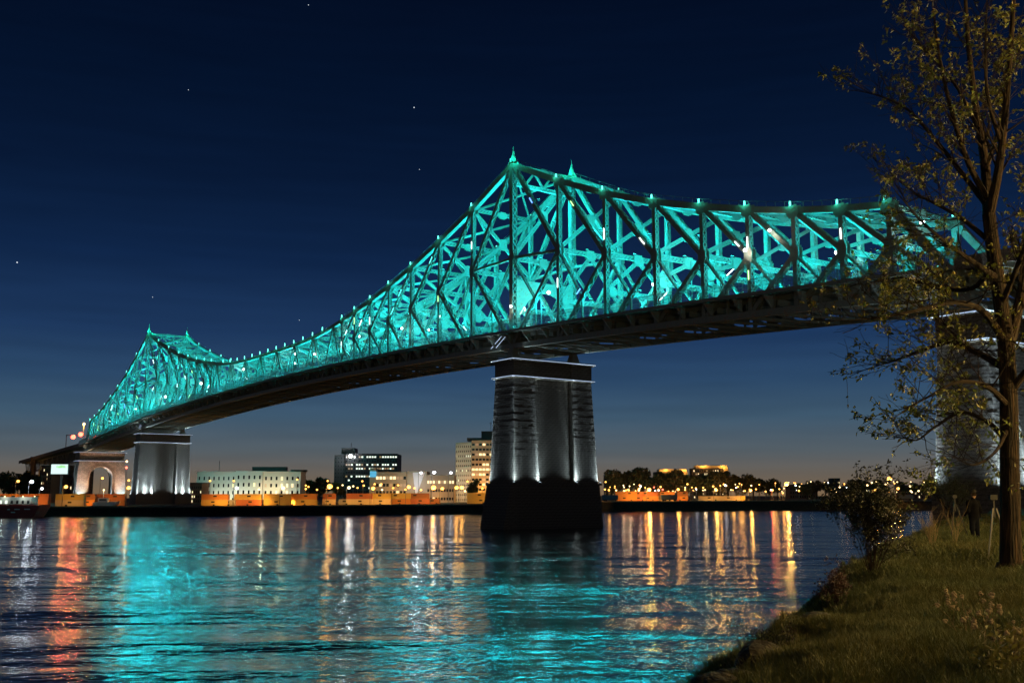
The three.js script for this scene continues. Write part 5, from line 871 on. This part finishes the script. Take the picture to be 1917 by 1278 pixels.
shrub('bare_shrub', 'bare pale twiggy shrub in the grass left of the person', 1745, 1045, 27, 0.95, { stems: 9, spread: 0.6, forks: 2, leaves: 0, rad: 0.012, seed: 81, color: dry });
shrub('bare_shrub', 'slender bare stems in the grass nearest the person', 1789, 1040, 28, 1.05, { stems: 4, spread: 0.3, forks: 2, leaves: 0, rad: 0.011, seed: 82, color: dry });
{ // dry seed heads in the corner
  const geo = mergeGeometries([0, 1, 2, 3, 4, 5].map((k) => { const g = new THREE.IcosahedronGeometry(0.014, 0); g.translate(Math.cos(k) * 0.014, (k % 3 - 1) * 0.01, Math.sin(k) * 0.014); return g; })), fl = { geo, mat: mat(0.42, 0.32, 0.2, 0.9) };
  [[1815, 1185, 11.6, 0.5, 'dry weed with round seed heads in the shadow under the tree'], [1850, 1230, 10, 0.55, 'dry weed with pale seed heads, middle of the corner clump'], [1885, 1215, 10.2, 0.6, 'dry weed with seed heads close to the picture edge'], [1775, 1140, 13.5, 0.4, 'low dry weed with two brown seed heads left of the tree shadow'], [1905, 1262, 9.2, 0.5, 'dry weed with broad heads in the bottom corner']].forEach(([px, py, d, h, label], i) => shrub('dry_weed', label, px, py, d, h, { stems: 3, spread: 0.6, forks: 1, leaves: 3, leaf: [0.16, 0.13, 0.04], size: 0.045, rad: 0.004, seed: 90 + i, color: dry, flower: fl }));
  [[1862, 1272, 8.9, 0.42, 'broad-leaved yellow-green plant at the bottom edge'], [1908, 1240, 9.3, 0.5, 'broad-leaved yellow-green plant in the bottom corner']].forEach(([px, py, d, h, label], i) => shrub('leafy_weed', label, px, py, d, h, { stems: 5, spread: 0.6, forks: 1, leaves: 6, leaf: [0.2, 0.18, 0.04], size: 0.075, rad: 0.005, seed: 96 + i }));
}
{ // small pale tree beside the end pier
  const r = seeded(4321), d = 92, x = acrossAt(1775, d, 8), g = bankHeight(x, d), T = thing('young_tree', 'hazy young tree on the bank beside the floodlit end pier', 'tree', x, g, -d), L = new Limbs(), F = new Leaves((q) => { const k = 0.7 + 0.6 * q(); return [0.1 * k, 0.11 * k, 0.05 * k]; });
  L.tube([V(0, 0, 0), V(0.1, 1.4, 0)], 0.13, 0.1, 6);
  const grow = (p, dir, len, rd, k) => { const e = p.clone().addScaledVector(dir, len), pts = bend(p, e, r, 0.06, 4); L.tube(pts, rd, rd * 0.5, 4); for (let j = 0; j < 10; j++) F.leaf(e.clone().lerp(pts[2], r()).add(V(r() - 0.5, r() - 0.5, r() - 0.5).multiplyScalar(0.5)), V(r() - 0.5, r() - 0.5, r() - 0.5), 0.16, 0.1, r); if (k) for (let j = 0; j < 3; j++) grow(pts[2 + Math.floor(r() * 3)], dir.clone().add(V(r() - 0.5, (r() - 0.35) * 0.8, r() - 0.5).multiplyScalar(1.2)).normalize(), len * 0.72, rd * 0.6, k - 1); };
  for (let k = 0; k < 6; k++) { const a = k * 1.05; grow(V(0.08, 1 + 0.15 * k, 0), V(Math.cos(a) * 0.75, 1, Math.sin(a) * 0.75).normalize(), 1.5, 0.06, 3); }
  L.mesh('trunk', bark, T); F.mesh('foliage', leafTinted, T);
}
{ // rocks breaking out of the bank edge
  const rockMat = new THREE.MeshStandardMaterial({ color: lin(0.09, 0.08, 0.07), map: stoneMap, bumpMap: stoneBump, bumpScale: 0.03, roughness: 0.95 });
  [[1345, 1262, 9.6, 0.3, 0.16, 'flat dark rock at the lowest point of the bank edge'], [1378, 1228, 10, 0.28, 0.15, 'dark rock second along the bank edge from the bottom'], [1425, 1205, 10.9, 0.34, 0.24, 'largest dark rock on the bank edge under the thin shrub'], [1462, 1196, 11.4, 0.2, 0.15, 'small dark rock beside the largest one'], [1530, 1150, 14, 0.35, 0.2, 'half-buried dark rock below the reddish shrub']].forEach(([px, py, d, w, h, label], i) => {
    const r = seeded(600 + i), y = heightAt(py, d), x = acrossAt(px, d, y), g = new THREE.IcosahedronGeometry(1, 3), p = g.attributes.position; for (let k = 0; k < p.count; k++) { const a = [p.getX(k), p.getY(k), p.getZ(k)], n = 0.75 + 0.5 * fbm(a[0] * 1.3 + i * 9 + 20, a[1] * 1.7 + a[2] * 1.1 + 30, 3); p.setXYZ(k, a[0] * n * w, a[1] * n * h, a[2] * n * w * 0.8); } g.computeVertexNormals();
    const m = new THREE.Mesh(g, rockMat); m.name = numbered('bank_rock'); m.position.set(x, bankHeight(x, d) + h * 0.12, -d); m.rotation.y = r() * 6; tag(m, label, 'rock', 'rocks on the bank edge'); scene.add(m);
  });
}
{ // grass: tufts of bent blades
  const r = seeded(2024), blades = [], N = 7, pos = [], idx = [], nor = [];
  const tuft = (seed) => { const q = seeded(seed), p = [], i = []; for (let b = 0; b < N; b++) { const a = q() * 6.28, lean = 0.15 + 0.5 * q(), h = 0.5 + 0.5 * q(), w = 0.016 + 0.012 * q(), ox = (q() - 0.5) * 0.2, oz = (q() - 0.5) * 0.2, cx = Math.cos(a), cz = Math.sin(a), k = p.length / 3; for (const [f, ww] of [[0, 1], [0.5, 0.75], [1, 0]]) { const l = lean * f * f, Y = h * (f - 0.18 * lean * f * f); if (ww) { p.push(ox + cx * l - cz * w * ww, Y, oz + cz * l + cx * w * ww, ox + cx * l + cz * w * ww, Y, oz + cz * l - cx * w * ww); } else p.push(ox + cx * l, Y, oz + cz * l); } i.push(k, k + 1, k + 3, k, k + 3, k + 2, k + 2, k + 3, k + 4); } const g = new THREE.BufferGeometry(); g.setAttribute('position', new THREE.Float32BufferAttribute(p, 3)); g.setIndex(i); g.computeVertexNormals(); return g; };
  const grassMat = new THREE.MeshPhysicalMaterial({ color: lin(1, 1, 1), roughness: 0.8, transmission: 0.3, thickness: 0, side: THREE.DoubleSide });
  const spots = [];
  const scatter = (n, x0, x1, d0, d1, s) => { for (let k = 0; k < n; k++) { const x = x0 + (x1 - x0) * r(), d = d0 + (d1 - d0) * r(), lane = (x / d) ; if (lane > 0.62 || lane < 0.02) continue; const e = edgeSide(x, d); if (e < -1.2 || (e < 0 && r() < 0.3)) continue; const dens = fbm(x * 0.7 + 11, d * 0.7 + 4, 3); if (r() > 0.35 + dens) continue; spots.push([x, d, s]); } };
  scatter(95000, 0, 12, 6.5, 19, 1); scatter(60000, 3, 22, 19, 40, 1.5); scatter(26000, 10, 52, 40, 84, 2.4);
  for (let k = 0; k < 30000; k++) { const x = -6 + 20 * r(), d = -3 + 30 * r(), e = edgeSide(x, d); if (e < -6 || e > 1.5 || bankHeight(x, d) < 0.6 || Math.hypot(x, d) < 2.2) continue; spots.push([x, d, 1.3]); }
  const groups = [[], [], []]; spots.forEach((s, k) => groups[k % 3].push(s));
  const m4 = new THREE.Matrix4(), q4 = new THREE.Quaternion(), col = new THREE.Color();
  groups.forEach((list, gi) => { const I = new THREE.InstancedMesh(tuft(50 + gi), grassMat, list.length); I.name = numbered('bank_grass'); tag(I, 'long unmown grass covering the near bank', 'grass', undefined, 'stuff'); list.forEach(([x, d, s], k) => { const f = fbm(x * 0.5 + 70, d * 0.5 + 20, 3), h = (0.13 + 0.22 * f * r() + 0.12 * Math.max(0, f - 0.5)) * (0.8 + 0.2 * s); q4.setFromEuler(new THREE.Euler((r() - 0.5) * 0.35, r() * 6.28, (r() - 0.5) * 0.35)); m4.compose(V(x, bankHeight(x, d) - 0.02, -d), q4, V(h * 1.15 * s ** 0.5, h, h * 1.15 * s ** 0.5)); I.setMatrixAt(k, m4); const t = r(), dryness = Math.max(0, Math.min(1, (fbm(x * 0.35 + 5, d * 0.35 + 90, 3) - 0.35) * 2)); col.setRGB(0.06 + 0.045 * t + 0.1 * dryness * t, 0.085 + 0.035 * t + 0.03 * dryness * t, 0.014 + 0.01 * t); I.setColorAt(k, col); }); scene.add(I); });
  console.log('grass', spots.length);
}
// photographer: one body, meshed from tapered limbs
{
  const joints = { // metres above the feet; x to the figure's right in the picture, z towards the viewer
    head: [[0.03, 1.60, 0.03, 0.098], [0.035, 1.68, 0.03, 0.1]], neck: [[0, 1.44, 0, 0.062], [0.02, 1.55, 0.01, 0.058]], chest: [[0, 1.28, 0, 0.17], [0, 1.05, 0.01, 0.155]], belly: [[0, 1.05, 0.01, 0.155], [0, 0.9, 0.01, 0.165]], shoulderL: [[-0.17, 1.38, 0, 0.085], [0.17, 1.38, 0, 0.085]],
    armL: [[-0.2, 1.37, 0, 0.075], [-0.27, 1.1, 0.03, 0.06]], foreL: [[-0.27, 1.1, 0.03, 0.057], [-0.2, 0.95, -0.2, 0.042]], armR: [[0.2, 1.37, 0, 0.075], [0.27, 1.1, 0.04, 0.06]], foreR: [[0.27, 1.1, 0.04, 0.057], [0.23, 0.86, -0.05, 0.042]],
    thighL: [[-0.09, 0.9, 0.01, 0.105], [-0.1, 0.5, 0, 0.078]], calfL: [[-0.1, 0.5, 0, 0.072], [-0.11, 0.1, 0.03, 0.055]], footL: [[-0.11, 0.05, 0.06, 0.05], [-0.13, 0.04, -0.12, 0.045]], thighR: [[0.09, 0.9, 0.01, 0.105], [0.11, 0.5, 0.0, 0.078]], calfR: [[0.11, 0.5, 0, 0.072], [0.12, 0.1, 0.03, 0.055]], footR: [[0.12, 0.05, 0.06, 0.05], [0.15, 0.04, -0.12, 0.045]],
  };
  const dist = (p, [a, b]) => { const ab = [b[0] - a[0], b[1] - a[1], b[2] - a[2]], ap = [p[0] - a[0], p[1] - a[1], p[2] - a[2]], f = Math.min(1, Math.max(0, (ap[0] * ab[0] + ap[1] * ab[1] + ap[2] * ab[2]) / (ab[0] ** 2 + ab[1] ** 2 + ab[2] ** 2))); return Math.hypot(ap[0] - f * ab[0], ap[1] - f * ab[1], ap[2] - f * ab[2]) - (a[3] + (b[3] - a[3]) * f); };
  function meshField(field, centre, half, n) { const mc = new MarchingCubes(n, new THREE.MeshBasicMaterial(), false, false, 120000); mc.isolation = 0; let k = 0; for (let z = 0; z < n; z++) for (let y = 0; y < n; y++) for (let x = 0; x < n; x++) mc.field[k++] = -field([centre[0] + ((x - n / 2) / (n / 2)) * half, centre[1] + ((y - n / 2) / (n / 2)) * half, centre[2] + ((z - n / 2) / (n / 2)) * half]); mc.update(); const c = mc.count, g = new THREE.BufferGeometry(); g.setAttribute('position', new THREE.Float32BufferAttribute(mc.positionArray.slice(0, c * 3), 3)); g.scale(half, half, half); g.translate(...centre); g.deleteAttribute('normal'); const w = mergeVertices(g, 1e-4); w.computeVertexNormals(); return w; }
  const smin = (a, b, k) => { const h = Math.max(0, k - Math.abs(a - b)) / k; return Math.min(a, b) - h * h * k / 4; };
  const parts = Object.values(joints), hands = [];
  for (const [w, dirn] of [[[-0.2, 0.95, -0.2], [0.2, -0.3, -1]], [[0.23, 0.86, -0.05], [-0.05, -1, -0.25]]]) { const d = V(...dirn).normalize(), s = d.clone().cross(V(0, 1, 0.2)).normalize(), W = V(...w), P = (f, o, rad) => [...W.clone().addScaledVector(d, f).addScaledVector(s, o).toArray(), rad]; hands.push([P(0, 0, 0.036), P(0.07, 0, 0.034)]); [-0.03, -0.01, 0.01, 0.03].forEach((o, i) => hands.push([P(0.08, o, 0.0105), P(0.125 + [0.02, 0.035, 0.03, 0.01][i], o * 1.15, 0.009)])); hands.push([P(0.02, 0.032, 0.012), P(0.075, 0.062, 0.01)]); }
  const face = (p) => { const e = Math.hypot((p[0] - 0.035) / 0.078, (p[1] - 1.655) / 0.112, (p[2] - 0.02) / 0.098); let d = (e - 1) * 0.085; d = smin(d, Math.hypot(p[0] - 0.035, (p[1] - 1.64) * 0.8, p[2] + 0.082) - 0.016, 0.02); for (const q of [-0.043, 0.113]) d = smin(d, Math.hypot((p[0] - q) * 1.6, (p[1] - 1.65) * 0.8, p[2] - 0.03) - 0.022, 0.012); for (const q of [0.005, 0.065]) d = Math.max(d, -(Math.hypot(p[0] - q, p[1] - 1.672, p[2] + 0.082) - 0.016)); d = Math.max(d, -(Math.hypot((p[0] - 0.035) * 0.6, (p[1] - 1.598) * 2, p[2] + 0.09) - 0.014)); return d; };
  const body = (p) => { let d = 1; for (const c of parts) if (c !== joints.head) d = smin(d, dist(p, c), 0.07); const hem = Math.max(Math.hypot(p[0] / 0.235, p[2] / 0.18) - 1, 0) ; return d; };
  const gBody = meshField(body, [0, 0.82, 0], 0.9, 96), gHead = meshField((p) => smin(face(p), dist(p, [[0, 1.46, 0, 0.055], [0.03, 1.58, 0.02, 0.054]]), 0.03), [0.035, 1.62, 0.01], 0.2, 56), gHands = hands.length ? [0, 1].map((k) => { const set = hands.slice(k * 6, k * 6 + 6), c = set[0][1]; return meshField((p) => { let d = dist(p, set[0]); for (let j = 1; j < 6; j++) d = smin(d, dist(p, set[j]), 0.008); return d; }, [c[0], c[1], c[2]], 0.17, 52); }) : [];
  const paintBody = (g, f) => { const p = g.attributes.position, c = []; for (let k = 0; k < p.count; k++) c.push(...f(p.getX(k), p.getY(k), p.getZ(k))); g.setAttribute('color', new THREE.Float32BufferAttribute(c, 3)); return g; };
  const skin = [0.38, 0.24, 0.17], jacket = [0.005, 0.005, 0.007], jeans = [0.007, 0.008, 0.013], shoe = [0.01, 0.01, 0.01], hair = [0.03, 0.02, 0.015];
  const all = mergeGeometries([paintBody(gBody, (x, y) => y < 0.1 ? shoe : y < 0.86 && Math.abs(x) < 0.235 ? jeans : jacket), paintBody(gHead, (x, y, z) => (y > 1.7 || (z > 0.035 && y > 1.6)) ? hair : y < 1.52 ? jacket : skin), ...gHands.map((g) => paintBody(g, () => skin))]);
  const d = 36.5, x = acrossAt(1826, d, 7), P = thing('person', 'person in dark jacket, trousers and brimmed hat standing on the grass bank, seen from behind', 'person', x, bankHeight(x, d), -d, 0.35);
  const m = new THREE.Mesh(all, new THREE.MeshPhysicalMaterial({ vertexColors: true, roughness: 0.95, specularIntensity: 0.15 })); m.name = 'body'; P.add(m);
  const hat = new THREE.Mesh(new THREE.LatheGeometry([[0.0, 0.13], [0.075, 0.125], [0.098, 0.09], [0.104, 0.02], [0.16, 0.0], [0.165, 0.008], [0.11, 0.035]].map(([a, b]) => new THREE.Vector2(a, b)), 20), mat(0.015, 0.013, 0.012, 0.9)); hat.name = 'hat'; hat.position.set(0.035, 1.7, 0.02); hat.rotation.x = -0.08; P.add(hat);
  // tripods
  const tripod = (label, px, dd, h, spread, m) => { const X = acrossAt(px, dd, 7), T = thing('camera_tripod', label, 'tripod', X, bankHeight(X, dd) - 0.02, -dd), L3 = [0.3, 2.5, 4.6]; for (const a of L3) { new Builder().bar([Math.cos(a) * spread, 0, Math.sin(a) * spread], [Math.cos(a) * spread * 0.5, h * 0.46, Math.sin(a) * spread * 0.5], 0.022, 0.022).bar([Math.cos(a) * spread * 0.5, h * 0.45, Math.sin(a) * spread * 0.5], [Math.cos(a) * 0.04, h * 0.86, Math.sin(a) * 0.04], 0.03, 0.03).mesh('leg', m, T); } new Builder().bar([0, h * 0.7, 0], [0, h, 0], 0.035, 0.035).mesh('centre_column', M.black, T); box('camera_body', M.black, T, -0.075, 0.075, h, h + 0.11, -0.04, 0.04); const lens = new THREE.Mesh(new THREE.CylinderGeometry(0.036, 0.04, 0.12, 14), M.black); lens.rotation.x = Math.PI / 2; lens.position.set(0, h + 0.055, -0.1); lens.name = 'camera_lens'; T.add(lens); };
  tripod('black tripod with a camera beside the standing person', 1792, 35.6, 1.5, 0.42, M.black); tripod('pale metal tripod leaning close to the big tree trunk', 1868, 22.6, 1.25, 0.36, mat(0.14, 0.13, 0.12, 0.45, { metalness: 0.5 }));
}
{ // park lamps out of the picture to the right, the warm light on the bank and tree
  const parkLamp = (label, x, d, h, power) => { const g = bankHeight(x, d), L = thing('park_lamp', label, 'street lamp', x, g, -d); const p = new THREE.Mesh(new THREE.CylinderGeometry(0.06, 0.1, h, 10), M.pole); p.name = 'mast'; p.position.y = h / 2; L.add(p); const c = new THREE.Mesh(new THREE.CylinderGeometry(0.34, 0.12, 0.25, 14), M.pole); c.name = 'hood'; c.position.y = h + 0.4; L.add(c); const b = new THREE.Mesh(new THREE.SphereGeometry(0.2, 14, 10), M.amber); b.name = 'lamp_globe'; b.position.y = h + 0.12; L.add(b); lamp(L, lin(1, 0.66, 0.22), power, 0, h + 0.12, 0, 8, 'park_lamp_light'); };
  parkLamp('amber park lamp on a slim mast right of the big tree', 25, 13, 6, 1600); parkLamp('amber park lamp further along the path right of the person', 36, 34, 7, 900); parkLamp('amber park lamp behind the viewpoint on the bank', 13, -7, 8, 300);
}

scene.traverse((o) => { if (o.isMesh) { o.castShadow = true; o.receiveShadow = true; } });
renderer.render(scene, camera);
